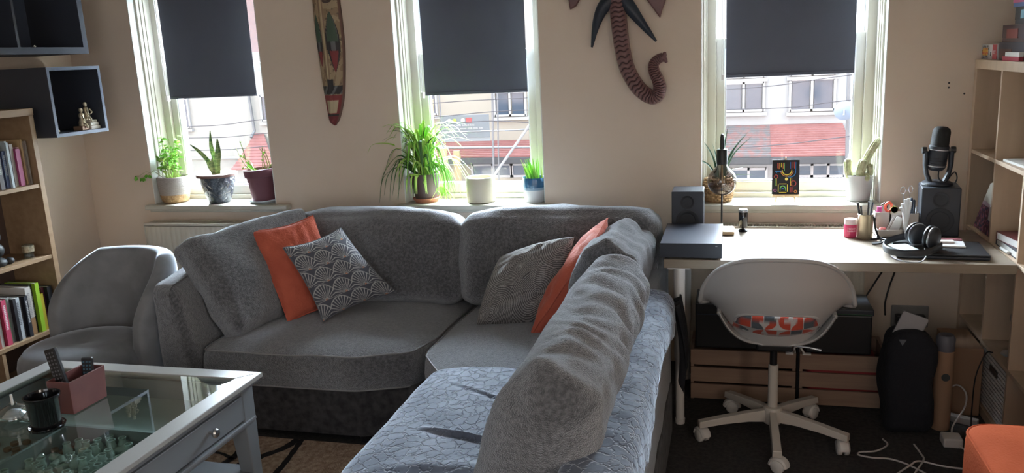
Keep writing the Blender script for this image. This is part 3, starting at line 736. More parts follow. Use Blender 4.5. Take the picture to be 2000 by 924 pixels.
# crumpled patterned cushion (right) : fine wavy lines
def waves(u, v):
    cxs = ((.2, .1), (.75, .3), (.35, .75), (.9, .9)); r = min(math.hypot(u-a, v-c) for a, c in cxs)
    k = (r*46+.5*noise.noise(Vector((u*6, v*6, 0)))) % 1
    return (.36, .345, .33) if k < .45 else (.085, .08, .08)
b, uv, ed = quad_cushion((-1.065, 3.24, .45), (-.77, 3.30, .455), (-.655, 3.42, .80), (-1.00, 3.43, .70), .19, nu=170, nv=170, wr=.020, seed=21, ws=5, pinch=-.03, puff=.33)
t = thing_from('scatter_cushion', 'crumpled grey and cream line-pattern cushion beside the right rust cushion', 'cushion', [(b,)], 'patterned cushions')
link('cushion_body', b, 'paintfab', t, smooth=True, ang=85, paint=[waves(u, v) for u, v in uv])

# rust cushion seen edge-on (right)
b, uv, ed = quad_cushion((-.80, 3.13, .44), (-.72, 3.42, .46), (-.52, 3.50, .87), (-.545, 3.26, .82), .13, wr=.022, seed=31, ws=4, pinch=.0)
t = thing_from('scatter_cushion', 'rust orange cushion standing edge-on between patterned cushion and right back cushions', 'cushion', [(b,)], 'rust cushions')
link('cushion_body', b, 'rust', t, smooth=True, ang=85); link('piping', MB().tube(ed, .004, 6, cap=False), 'rust', t, smooth=True)

# right side: far cushion and the long near one
def loft(y0, y1, cfun, n=120, k=56, seed=0, wr=.010, fold=.010):
    """stuffed cushion swept along y; cfun(t) -> (cx, cz, half thickness, half height, lean)"""
    vs = []; fs = []
    for j in range(n+1):
        t = j/n; e = min(1, (1-abs(2*t-1))*7.0); e = math.sqrt(max(0, 1-(1-e)**2))
        cx, cz, ha, hb, ln = cfun(t); ee = .06+.94*e
        for i in range(k):
            a = 2*PI*i/k; ca, sa = math.cos(a), math.sin(a)
            x = ha*ee*math.copysign(abs(ca)**.75, ca); z = hb*(.25+.75*ee)*math.copysign(abs(sa)**.7, sa)
            y = y0+(y1-y0)*t
            q = Vector((ca*1.4, y*15+.8*noise.noise(Vector((ca*2, y*3, sa*2))), sa*1.4+seed))
            amp = wr*noise.noise(Vector((ca*2, y*4, sa*2+seed))) + fold*noise.noise(q)*(0.35+.65*max(0, sa))*e
            s = 1+amp/ha
            x *= s; z *= 1+amp/hb
            X = cx + x*math.cos(ln)+z*math.sin(ln); Z = cz - x*math.sin(ln)+z*math.cos(ln)
            vs.append((X, y, Z))
    for j in range(n):
        for i in range(k): l = (i+1) % k; fs.append((j*k+i, (j+1)*k+i, (j+1)*k+l, j*k+l))
    fs.append(tuple(range(k))); fs.append(tuple(n*k+i for i in range(k))[::-1])
    return MB().add(vs, fs)
b = loft(3.04, 3.58, lambda t: (-.50+.03*t, .645, .125, .215, math.radians(20)), seed=3, wr=.030, fold=.020)
t = thing_from('back_cushion', 'plump grey back cushion in the right corner, beyond the long near one', 'cushion', [(b,)], 'loose back cushions of the sofa')
link('cushion_body', b, 'sofa', t, smooth=True, ang=85)
b = loft(1.72, 2.99, lambda t: (-.455-.005*t, .635-.01*t, .135, .225, math.radians(25)), n=300, seed=7, wr=.012, fold=.026)
t = thing_from('back_cushion', 'long creased grey back cushion running toward the viewer on the velvet throw', 'cushion', [(b,)], 'loose back cushions of the sofa')
link('cushion_body', b, 'sofa', t, smooth=True, ang=85)

# quilted velvet throw over the near seat and the side back
prof = [(-1.105, .10), (-1.108, .22), (-1.10, .34), (-1.085, .415), (-1.05, .455), (-.98, .472), (-.85, .482), (-.70, .482), (-.56, .476), (-.47, .468), (-.42, .478), (-.402, .54), (-.392, .60), (-.375, .636), (-.33, .644), (-.28, .642), (-.238, .632), (-.218, .60), (-.213, .55), (-.212, .50)]
PS = spline([(x, 0, z) for x, z in prof], 8); L_ = [0]
for i in range(1, len(PS)): L_.append(L_[-1]+(PS[i]-PS[i-1]).length)
def throw_P(u, v):
    y = .95+(2.735-.95)*v
    far = max(0, (u-.62)/.38)          # the back part of the cloth reaches further than the seat part
    y = .95+((2.735+.42*min(1, far*3)) -.95)*v
    s = u*L_[-1]*(1-.05*abs(math.sin(y*3.1))*(u > .9)*1.0); i = 0
    while i < len(L_)-2 and L_[i+1] < s: i += 1
    f = (s-L_[i])/(L_[i+1]-L_[i]); p = PS[i].lerp(PS[i+1], max(0, min(1, f)))
    p = Vector((p.x, y, p.z)); 
    edge = max(0, (v-.955)/.045); p.z -= .045*edge**2 if u < .62 else 0
    if u < .2: p.x += .012*math.sin(y*9)*(1-u/.2)
    n = .010*noise.noise(Vector((p.x*3, y*3, 1)))+.004*noise.noise(Vector((p.x*9, y*9, 5)))
    # pulled creases running across the seat toward the long cushion
    for (xc, yc, sl, ww, am, x0, x1) in ((-.6, 2.10, -.22, .011, .013, -.92, -.40), (-.6, 2.33, -.25, .010, .009, -.75, -.42), (-.75, 2.42, -.5, .010, .005, -.95, -.5), (-.5, 2.52, -.3, .010, .007, -.62, -.40), (-.7, 1.95, .1, .03, .006, -1.0, -.45)):
        d = (y-yc)-sl*(p.x-xc); 
        if x0 < p.x < x1 and p.z < .55: n += am*math.exp(-(d/ww)**2)*math.sin(PI*(p.x-x0)/(x1-x0))**.6 - am*.6*math.exp(-((d+ww*1.6)/ww)**2)*math.sin(PI*(p.x-x0)/(x1-x0))**.6
    if u > .78: n = n*1.0+.006*noise.noise(Vector((p.x*10, y*14, p.z*8)))
    if p.z < .4 and u < .3: p.x -= abs(n)
    elif u > .93: p.x += abs(n)+.002
    else: p.z += max(n, -.006)+.004
    return p
b = MB().grid(throw_P, 260, 420)
o = single('sofa_throw', b, 'throw', 'blue-grey quilted velvet throw spread over the near sofa seat and side', 'throw', (-.7, 2.0, .48), smooth=True, ang=85)
sol = o.modifiers.new('cloth_thickness', 'SOLIDIFY'); sol.thickness = .004; sol.offset = -1
# dark garment hanging off the sofa side by the desk leg
def drape(u, v):
    y = 3.10+.16*u+.01*math.sin(u*14+v*3); z = .60-.36*v*(1-.45*u*(1-u)*2) ; x = -.217+.028*math.sin(v*2.2)+.012*math.sin(u*15+v*2)+.01
    return (x, y, z)
o = single('black_scarf', MB().grid(drape, 40, 40), 'darkcloth', 'black cloth hanging over the sofa side beside the white desk leg', 'scarf', (-.2, 3.18, .3), smooth=True, ang=85)
sol = o.modifiers.new('cloth_thickness', 'SOLIDIFY'); sol.thickness = .006

# ------------------------------------------------------------------ armchair
t = thing('tub_chair', 'round grey velvet tub chair between the bookcase and the sofa', 'armchair', (-2.80, 2.95, 0))
ac = Vector((-2.835, 2.91, 0))
link('seat', MB().lathe([(0, .40), (.12, .418), (.20, .415), (.245, .40), (.268, .372), (.275, .34), (.272, .20), (.262, .12), (.24, .06), (0, .06)][::-1], ac, 64), 'armchair', t, smooth=True, ang=80)
def tub(u, v):
    a = math.radians(-22+200*u)     # sweep of the shell round the back
    k = math.sin(PI*u); hgt = .44+.300*min(1, k*1.35)**.6 
    ro, ri = .335, .225; th = 2*PI*v
    ends = min(1, k*5)**.5
    w_ = (ro-ri)/2*(.55+.45*ends); rc = (ro+ri)/2; zc = hgt/2+.04; hh = hgt/2-.02
    ct, st = math.cos(th), math.sin(th)
    r = rc + w_*math.copysign(abs(ct)**.55, ct); z = zc + hh*math.copysign(abs(st)**.35, st)
    r += .03*(z/.75)**2
    return ac + Vector((.02+r*math.cos(a), .10+r*math.sin(a), z))
b = MB().grid(tub, 90, 49); nu = 90
b.f.append(tuple(j*nu for j in range(48))); b.f.append(tuple(j*nu+nu-1 for j in range(48))[::-1])
link('backrest', b, 'armchair', t, smooth=True, ang=80)
link('base', MB().lathe([(.20, 0), (.20, .07)], ac, 40), 'black', t); link('back_base', MB().lathe([(.25, .03), (.27, .06), (.27, .34), (.25, .38)], ac+Vector((.02, .06, 0)), 48), 'armchair', t, smooth=True)

# ------------------------------------------------------------------ coffee table
X0, X1, Y0, Y1, ZT = -2.56, -1.63, 1.53, 2.455, .51
t = thing('coffee_table', 'grey painted square coffee table with a glass top and drawer, bottom left', 'coffee table', ((X0+X1)/2, (Y0+Y1)/2, 0))
CT = t; w_ = .070
def miter_frame(x0, x1, y0, y1, z0, z1, w):
    b = MB()
    o = [(x0, y0), (x1, y0), (x1, y1), (x0, y1)]; i = [(x0+w, y0+w), (x1-w, y0+w), (x1-w, y1-w), (x0+w, y1-w)]
    for k in range(4):
        l = (k+1) % 4; b.prism([o[k], o[l], i[l], i[k]], z0, z1)
    return b
link('top_frame', miter_frame(X0, X1, Y0, Y1, ZT-.018, ZT, w_), 'grey_top', t, bevel=.003)
link('top_moulding', miter_frame(X0+.012, X1-.012, Y0+.012, Y1-.012, ZT-.032, ZT-.018, .04), 'grey_paint', t, bevel=.004)
link('glass_top', MB().box(X0+w_-.006, X1-w_+.006, Y0+w_-.006, Y1-w_+.006, ZT-.010, ZT-.003), 'tableglass', t)
ix0, ix1, iy0, iy1 = X0+.035, X1-.035, Y0+.035, Y1-.035
ap = MB(); ap.box(ix0, ix1, iy1-.02, iy1, .335, ZT-.032); ap.box(ix0, ix1, iy0, iy0+.02, .335, ZT-.032)
ap.box(ix0, ix0+.02, iy0, iy1, .335, ZT-.032); ap.box(ix1-.02, ix1, iy0+.02, iy1-.02, .46, ZT-.032)
link('apron', ap, 'grey_paint', t)
link('display_tray', MB().box(ix0+.02, ix1-.02, iy0+.02, iy1-.02, .352, .405), plain('tray_base', (.42, .45, .43), .6), t)
dv = MB(); 
dv.box(ix0+.02, ix1-.02, 2.03, 2.042, .405, .465); dv.box(-2.12, -2.108, iy0+.02, 2.03, .405, .46)
link('tray_divider', dv, plain('tray_grey', (.30, .31, .31), .5), t)
dr = link('drawer', MB().box(ix1-.016, ix1+.004, iy0+.04, iy1-.05, .365, .455), 'grey_paint', t, bevel=.003)
kn = MB().lathe([(.006, 0), (.006, .012), (.013, .018), (.016, .026), (.012, .032), (0, .034)], (ix1+.003, 2.16, .412), 24, 'x')
link('knob', kn, 'steel', dr, smooth=True)
mo = MB(); mo.box(ix1-.02, ix1+.012, iy0, iy1, .345, .357); mo.box(ix1-.02, ix1+.007, iy0, iy1, .335, .345)
link('apron_moulding', mo, 'grey_paint', t, bevel=.003)
for x, y, sx, sy in ((ix0, iy0, 1, 1), (ix1, iy0, -1, 1), (ix0, iy1, 1, -1), (ix1, iy1, -1, -1)):
    w0, w1 = .062, .038; b = MB()
    def q(wd, z): x0_, x1_ = sorted((x-.006*sx, x+wd*sx)); y0_, y1_ = sorted((y-.006*sy, y+wd*sy)); return [(x0_, y0_, z), (x1_, y0_, z), (x1_, y1_, z), (x0_, y1_, z)]
    b.add(q(w1, .0085)+q(w0, .33)+q(w0, ZT-.032), [(3, 2, 1, 0), (8, 9, 10, 11)]+[(i, (i+1) % 4, 4+(i+1) % 4, 4+i) for i in range(4)]+[(4+i, 4+(i+1) % 4, 8+(i+1) % 4, 8+i) for i in range(4)])
    link('leg', b, 'grey_paint', t, bevel=.004)
link('lower_shelf', MB().box(ix0, ix1, iy0, iy1, .135, .155), 'grey_paint', t, bevel=.004)

# wine corks, bottle caps and little glass jars kept in the tray under the glass
rnd = random.Random(11)
jm = MB().lathe([(.0, 0), (.014, 0), (.015, .003), (.015, .030), (.011, .036), (.011, .044), (.0125, .045), (.0125, .049), (.0095, .049), (.0095, .036), (.012, .030), (.012, .004), (0, .004)], (0, 0, 0), 20)
jar0 = link('glass_jar', jm, plain('green_glass_solid', (.40, .46, .42), .06, spec=1.0), origin=(-1.9, 1.75, .406), smooth=True, ang=50)
jar0.data.transform(Matrix.Translation((-1.9, 1.75, .406)))
cork = link('bottle_cap', MB().lathe([(0, 0), (.011, 0), (.0125, .002), (.0125, .010), (.010, .012), (0, .012)], (0, 0, 0), 16), plain('cap_copper', (.30, .18, .11), .45, metal=.3), origin=(-2.0, 1.8, .406), smooth=True)
cork.data.transform(Matrix.Translation((-2.0, 1.8, .406)))
spots = []
tries = 0
while len(spots) < 95 and tries < 9000:
    tries += 1
    x, y = rnd.uniform(-2.08, -1.72), rnd.uniform(1.60, 2.01)
    if (x-(-1.90))**2/.18**2 + (y-1.80)**2/.21**2 > 1: continue
    if all((x-a)**2+(y-b)**2 > .031**2 for a, b in spots): spots.append((x, y))
for i, (x, y) in enumerate(spots):
    o = jar0 if i == 0 else jar0.copy()
    if i: C.objects.link(o)
    o.location = (x, y, .406); o.rotation_euler = (0, 0, rnd.uniform(0, 6))
    if rnd.random() < .35: o.rotation_euler = (PI/2, 0, rnd.uniform(0, 6)); o.location.z = .422
    tag(o, 'little clear glass jar among the heap under the coffee table glass', 'jar', 'glass jars in the coffee table display')
cs = []; tries = 0
while len(cs) < 60 and tries < 9000:
    tries += 1
    x, y = rnd.uniform(-2.48, -2.12), rnd.uniform(1.60, 2.0)
    x = rnd.uniform(-2.50, -2.13) if rnd.random() < .75 else rnd.uniform(-2.10, -2.0)
    if all((x-a)**2+(y-b)**2 > .027**2 for a, b in cs+spots): cs.append((x, y))
for i, (x, y) in enumerate(cs):
    o = cork if i == 0 else cork.copy()
    if i: C.objects.link(o)
    o.location = (x, y, .406); o.rotation_euler = (rnd.choice((0, PI*0)), 0, rnd.uniform(0, 6))
    tag(o, 'copper bottle cap lying in the tray under the coffee table glass', 'bottle cap', 'bottle caps in the coffee table display')

# things standing on the coffee table
t = thing('remote_organiser', 'burgundy leather remote control box on the coffee table', 'box', (-2.095, 2.105, ZT))
def tapered_box(x0, x1, y0, y1, z0, z1, th, k):
    o0 = [(x0+k, y0+k, z0), (x1-k, y0+k, z0), (x1-k, y1-k, z0), (x0+k, y1-k, z0)]; o1 = [(x0, y0, z1), (x1, y0, z1), (x1, y1, z1), (x0, y1, z1)]
    i1 = [(x0+th, y0+th, z1), (x1-th, y0+th, z1), (x1-th, y1-th, z1), (x0+th, y1-th, z1)]; i0 = [(x0+k+th, y0+k+th, z0+th), (x1-k-th, y0+k+th, z0+th), (x1-k-th, y1-k-th, z0+th), (x0+k+th, y1-k-th, z0+th)]
    fs = [(3, 2, 1, 0)]+[(i, (i+1) % 4, 4+(i+1) % 4, 4+i) for i in range(4)]+[(4+i, 4+(i+1) % 4, 8+(i+1) % 4, 8+i) for i in range(4)]+[(8+i, 8+(i+1) % 4, 12+(i+1) % 4, 12+i) for i in range(4)]+[(12, 13, 14, 15)]
    return MB().add(o0+o1+i1+i0, fs)
link('box_body', tapered_box(-2.145, -2.055, 2.02, 2.18, ZT, ZT+.112, .005, .005), 'leather', t, bevel=.0015)
link('lining', MB().box(-2.134, -2.064, 2.032, 2.168, ZT+.006, ZT+.012), 'inside_dark', t)
def remote(label, c, ln, wd, th, rx, ry, rz, btn):
    t = thing('remote_control', label, 'remote control', c, 'remotes in the burgundy box')
    m = Matrix.Translation(Vector(c)) @ Euler((rx, ry, rz)).to_matrix().to_4x4()
    link('housing', MB().box(-wd/2, wd/2, -th/2, th/2, 0, ln).xf(m), 'black', t, bevel=.004)
    bb = MB()
    for r in range(9):
        for q in (-1, 0, 1):
            x, z = q*wd*.28, ln-.014-r*.0125
            bb.lathe([(.0032, -th/2-.0012), (.0032, -th/2)], (x, 0, z), 8, 'y')
    link('button', bb.xf(m), btn, t)
    rg = MB(); rg.tube([(.013*math.cos(a), -th/2-.001, ln*.34+.013*math.sin(a)) for a in [i*PI/12 for i in range(25)]], .0012, 6)
    link('ring_pad', rg.xf(m), plain('remote_grey', (.12, .12, .13), .5), t)
remote('long black remote leaning left out of the burgundy box', (-2.10, 2.055, ZT+.015), .200, .044, .016, math.radians(-3), math.radians(-15), 0, plain('remote_grey', (.12, .12, .13), .5))
remote('small black remote standing behind the long one in the burgundy box', (-2.09, 2.135, ZT+.015), .138, .036, .014, math.radians(-2), math.radians(3), math.radians(20), plain('remote_blue', (.05, .12, .17), .4))
t = thing('plant_pot', 'empty glossy black pot with saucer on the coffee table', 'pot', (-2.07, 1.925, ZT))
link('saucer', MB().lathe([(0, 0), (.045, 0), (.053, .004), (.055, .012), (.051, .012), (.045, .006), (0, .005)], (-2.07, 1.925, ZT), 40), 'blackgloss', t, smooth=True)
link('pot_body', MB().lathe([(0, .006), (.042, .006), (.049, .10), (.053, .104), (.053, .112), (.049, .112), (.046, .10), (.039, .012), (0, .012)], (-2.07, 1.925, ZT), 48), 'blackgloss', t, smooth=True, ang=50)
for i, (x, y, r) in enumerate(((-2.235, 1.965, .048), (-2.175, 1.975, .036))):
    t = thing('candle_holder', ['larger round glass candle holder at the left on the coffee table', 'smaller glass candle holder tucked behind the black pot'][i], 'candle holder', (x, y, ZT), 'glass candle holders')
    link('glass_bowl', MB().lathe([(0, 0), (r*.7, 0), (r, .012), (r*.92, .022), (r*.98, .032), (r*.55, .044), (.012, .05), (.012, .056), (0, .056)], (x, y, ZT), 40), 'clearglass', t, smooth=True, ang=50)
    link('glass_core', MB().lathe([(0, .004), (r*.55, .006), (r*.75, .014), (r*.4, .03), (0, .034)], (x, y, ZT), 30), 'silver', t, smooth=True)
    if i == 0: link('taper_stub', MB().cyl((x, y, ZT+.05), (x, y, ZT+.085), .004), 'paper', t)

# rug under the table
rm = mat('rug_pile', (.34, .22, .15), .95, col2=(.58, .43, .31), scale=55, bump=.9, bscale=160)
RUG = thing('patterned_rug', 'beige rug with black twig lines under the coffee table', 'rug', (-2.2, 2.2, 0))
link('pile', MB().box(-2.62, -1.10, .9, 2.915, 0.001, .008), rm, RUG, bevel=.004)
ln = MB()
def stroke(pts, w0):
    P = spline([(x, y, .0095) for x, y in pts], 8); vs = []; fs = []
    for i, p in enumerate(P):
        t_ = (P[min(i+1, len(P)-1)]-P[max(i-1, 0)]).normalized(); s_ = Vector((-t_.y, t_.x, 0)); k = w0*1.35*(1+.35*noise.noise(p*40))
        vs += [p-s_*k, p+s_*k]
    for i in range(len(P)-1): fs.append((2*i, 2*i+2, 2*i+3, 2*i+1))
    ln.add(vs, fs)
stroke([(-2.02, 2.91), (-2.0, 2.80), (-1.99, 2.70), (-2.03, 2.55)], .013)
stroke([(-1.80, 2.91), (-1.82, 2.82), (-1.90, 2.70), (-1.98, 2.52), (-2.1, 2.3)], .015)
stroke([(-1.78, 2.91), (-1.76, 2.80), (-1.74, 2.66), (-1.74, 2.50), (-1.80, 2.2)], .010)
stroke([(-1.98, 2.70), (-2.08, 2.74), (-2.2, 2.72)], .006)
stroke([(-2.5, 2.9), (-2.7, 2.5), (-2.8, 2.0)], .012)
link('twig_pattern', ln, mat('rug_black', (.012, .011, .012), .95, bump=.6, bscale=150), RUG)

# ------------------------------------------------------------------ oak bookcase on the left wall
t = thing('bookcase', 'oak veneer bookcase with filled shelves at the left edge', 'bookcase', (-3.58, 3.05, 0))
BX0, BX1, BY0, BY1 = -3.718, -3.44, 2.55, 3.452
link('side_panel', MB().box(BX0, BX1, BY1-.030, BY1, 0, 1.405), 'oak', t, bevel=.0015)
link('side_panel', MB().box(BX0, BX1, BY0, BY0+.030, 0, 1.405), 'oak', t, bevel=.0015)
link('top_board', MB().box(BX0, BX1+.004, BY0, BY1, 1.405, 1.441), 'oak', t, bevel=.002)
link('back_panel', MB().box(BX0, BX0+.006, BY0+.03, BY1-.03, .05, 1.405), 'oakdark', t)
for z in (.275, .662, 1.037): link('shelf', MB().box(BX0+.006, BX1-.004, BY0+.030, BY1-.030, z, z+.020), 'oak', t, bevel=.0015)
link('plinth', MB().box(BX0+.01, BX1-.01, BY0+.030, BY1-.030, 0, .06), 'oak', t)
link('upright_divider', MB().box(BX0+.006, BX1-.008, 3.025, 3.045, .06, .275), 'oak', t)
def book(y1, th, h, depth, z, col, label, group, lean=0, front=-3.462, page=True, band=None, txt=None):
    y0 = y1-th; x1 = front; x0 = x1-depth
    t = thing('book', label, 'book', ((x0+x1)/2, (y0+y1)/2, z), group)
    m = rot_about(((x0+x1)/2, y1, z), rx=lean)
    k = 'bk_%.2f_%.2f_%.2f' % col
    c = MB(); c.box(x0, x1, y0, y0+.0018, z, z+h); c.box(x0, x1, y1-.0018, y1, z, z+h); c.box(x1-.002, x1+.0005, y0, y1, z, z+h)
    link('cover', c.xf(m), plain(k, col, .5), t)
    link('pages', MB().box(x0+.002, x1-.002, y0+.0018, y1-.0018, z+.003, z+h-.003).xf(m), 'paper', t)
    if band:
        zb0, zb1, bc = band
        link('spine_band', MB().box(x1, x1+.0011, y0, y1, z+h*zb0, z+h*zb1).xf(m), plain('bk_%.2f_%.2f_%.2f' % bc, bc, .5), t)
    if txt:
        tb = MB(); q = z+h*.35
        while q < z+h*.88: tb.box(x1, x1+.0014, (y0+y1)/2-th*.2, (y0+y1)/2+th*.2, q, q+.006); q += .0085
        link('spine_lettering', tb.xf(m), plain('bk_%.2f_%.2f_%.2f' % txt, txt, .5), t)
    return t
UP = [((.30, .26, .23), .012, .222, 'pale grey-brown slim'), ((.55, .38, .20), .012, .232, 'tall tan slim'), ((.62, .36, .38), .018, .195, 'pale pink'),
      ((.32, .05, .14), .026, .188, 'magenta'), ((.35, .30, .27), .020, .215, 'taupe'), ((.50, .57, .55), .013, .232, 'tall white-green slim'),
      ((.45, .52, .53), .014, .226, 'pale blue-grey'), ((.07, .10, .20), .020, .186, 'navy'), ((.27, .17, .11), .020, .205, 'brown'), ((.12, .11, .11), .024, .215, 'charcoal'),
      ((.42, .12, .10), .022, .20, 'brick red'), ((.20, .24, .18), .024, .21, 'olive'), ((.5, .46, .38), .02, .2, 'beige')]
y = 3.412
for i, (c, th, h, nm) in enumerate(UP):
    txt = {7: (.5, .55, .6), 2: (.35, .1, .15), 9: (.5, .5, .45)}.get(i)
    book(y, th, h, .17, 1.057, c, '%s book on the upper visible shelf of the oak bookcase' % nm, 'books on the upper bookcase shelf', front=-3.475-.012*(i % 3), txt=txt); y -= th+.0015
LO = [((.012, .012, .014), .030, .222, 'wide black'), ((.10, .02, .03), .018, .222, 'dark red'), ((.42, .33, .03), .026, .195, 'mustard yellow'), ((.30, .50, .03), .024, .262, 'tall lime green'),
      ((.015, .016, .02), .018, .258, 'tall black slim'), ((.55, .52, .48), .034, .252, 'tall white and brown'), ((.02, .022, .03), .022, .215, 'black'), ((.10, .09, .09), .016, .21, 'charcoal slim'),
      ((.45, .48, .50), .028, .218, 'pale grey-blue'), ((.03, .03, .035), .018, .22, 'black narrow'), ((.26, .27, .27), .020, .232, 'mid grey'), ((.08, .12, .07), .016, .228, 'dark green'),
      ((.50, .06, .12), .028, .232, 'raspberry pink'), ((.55, .42, .08), .008, .22, 'thin yellow'), ((.5, .5, .48), .024, .23, 'off-white'), ((.35, .1, .08), .02, .2, 'red-brown'), ((.1, .1, .12), .03, .22, 'black')]
y = 3.400
for i, (c, th, h, nm) in enumerate(LO):
    txt = {12: (.75, .6, .62), 5: (.35, .33, .32), 6: (.5, .5, .5), 4: (.5, .5, .48), 8: (.2, .2, .22)}.get(i)
    book(y, th, h, .19, .295, c, ('%s book on the lowest filled shelf of the oak bookcase' % nm) if i != 16 else 'last black book at the left end of the lowest filled shelf', 'books on the lower bookcase shelf', front=-3.462-.010*((i*2) % 3),
         band=(0, .36, (.30, .17, .08)) if i == 5 else None, txt=txt); y -= th+.0015
t = thing('glass_tumbler', 'small glass tumbler with gold edge on the bookcase middle shelf', 'glass', (-3.50, 3.335, .682))
link('glass_body', MB().lathe([(0, 0), (.024, 0), (.028, .072), (.026, .072), (.022, .006), (0, .006)], (-3.50, 3.335, .682), 32), 'clearglass', t, smooth=True, ang=50)
link('gold_motif', MB().lathe([(.0284, .035), (.0288, .066)], (-3.50, 3.335, .682), 9), 'gold', t)
sm = MB()
for (x, y, z, r, k) in ((-3.52, 3.16, .70, .045, .6), (-3.53, 3.17, .76, .04, 1), (-3.52, 3.16, .83, .035, 1), (-3.53, 3.18, .89, .03, 1), (-3.50, 3.215, .70, .022, .8)):
    sm.lathe([(0, -r*k)]+[(r*math.cos(a), r*k*math.sin(a)) for a in [-PI/2+PI*i/10 for i in range(1, 10)]]+[(0, r*k)], (x, y, z), 16)
single('carved_figurine', sm, plain('dark_carving', (.02, .022, .024), .5), 'dark carved figurine at the left end of the bookcase middle shelf', 'figurine', (-3.52, 3.17, .682), smooth=True)

# ------------------------------------------------------------------ wall cubes
def wall_box(name, label, y0, y1, z0, z1, x1, dividers=(), tb=.018):
    x0 = -3.72; t = thing(name, label, 'shelf', ((x0+x1)/2, (y0+y1)/2, z0), 'dark blue wall cubes')
    b = MB(); b.box(x0, x1-.002, y0, y0+tb, z0, z1); b.box(x0, x1-.002, y1-tb, y1, z0, z1); b.box(x0, x1-.002, y0+tb, y1-tb, z0, z0+tb); b.box(x0, x1-.002, y0+tb, y1-tb, z1-tb, z1)
    link('box_shell', b, 'cube', t)
    e = MB(); e.box(x1-.002, x1, y0, y0+tb, z0, z1); e.box(x1-.002, x1, y1-tb, y1, z0, z1); e.box(x1-.002, x1, y0+tb, y1-tb, z0, z0+tb); e.box(x1-.002, x1, y0+tb, y1-tb, z1-tb, z1)
    link('edge_band', e, 'cubeedge' if not dividers else plain('cube_edge_dark', (.045, .052, .075), .45), t)
    link('back_board', MB().box(x0+.002, x0+.01, y0+tb, y1-tb, z0+tb, z1-tb), plain('cube_back_navy', (.07, .088, .13), .5), t)
    for d in dividers: link('divider', MB().box(x0+.01, x1-.03, d-.008, d+.008, z0+tb, z1-tb), 'cube', t)
wall_box('wall_cube', 'single dark blue wall cube with two gold figures inside', 3.512, 3.885, 1.282, 1.640, -3.372)
wall_box('wall_shelf_unit', 'wide dark blue double wall cube at the top left', 2.55, 3.826, 1.705, 2.30, -3.372, (3.40, 2.98), .034)
t = thing('gold_figurine_pair', 'two small antique gold figures seated on stacked books in the wall cube', 'figurine', (-3.44, 3.80, 1.30))
fb = MB(); fb.box(-3.47, -3.40, 3.79, 3.86, 1.300, 1.318); fb.box(-3.465, -3.405, 3.795, 3.855, 1.319, 1.337); fb.box(-3.46, -3.41, 3.80, 3.85, 1.338, 1.350)
link('book_stack', fb, plain('ivory_resin', (.55, .50, .42), .5), t, bevel=.002)
link('pedestal', MB().box(-3.47, -3.41, 3.735, 3.788, 1.300, 1.322), plain('cap_copper', (.3, .18, .11), .45), t, bevel=.003)
for (y, z) in ((3.775, 1.322), (3.812, 1.352)):
    f = MB(); c0 = (-3.44, y, z)
    f.lathe([(0, 0), (.020, 0), (.019, .02), (.012, .038), (.015, .055), (.012, .066), (.005, .071), (.009, .077), (.0105, .085), (.008, .094), (0, .097)], c0, 20)
    f.tube([(-3.425, y-.012, z+.058), (-3.415, y-.016, z+.04), (-3.418, y-.005, z+.03)], .004, 8); f.tube([(-3.425, y+.012, z+.058), (-3.415, y+.016, z+.04), (-3.418, y+.005, z+.03)], .004, 8)
    f.tube([(-3.425, y-.008, z+.012), (-3.405, y-.01, z+.008), (-3.402, y-.01, z-.012)], .005, 8)
    link('figure', f, 'gold', t, smooth=True)
single('pebble_ornament', MB().lathe([(0, -.010), (.012, -.008), (.018, 0), (.012, .008), (0, .010)], (-3.43, 3.575, 1.311), 20).xf(Matrix.Identity(4)), 'gold', 'small gold pebble ornament in the near corner of the wall cube', 'ornament', (-3.43, 3.575, 1.30), smooth=True)
single('white_bead', MB().lathe([(0, -.006), (.005, -.003), (.006, 0), (.005, .003), (0, .006)], (-3.395, 3.49, 1.745), 16), 'paper', 'tiny white bead on the front edge of the upper wall shelf', 'bead', (-3.395, 3.49, 1.739), smooth=True)

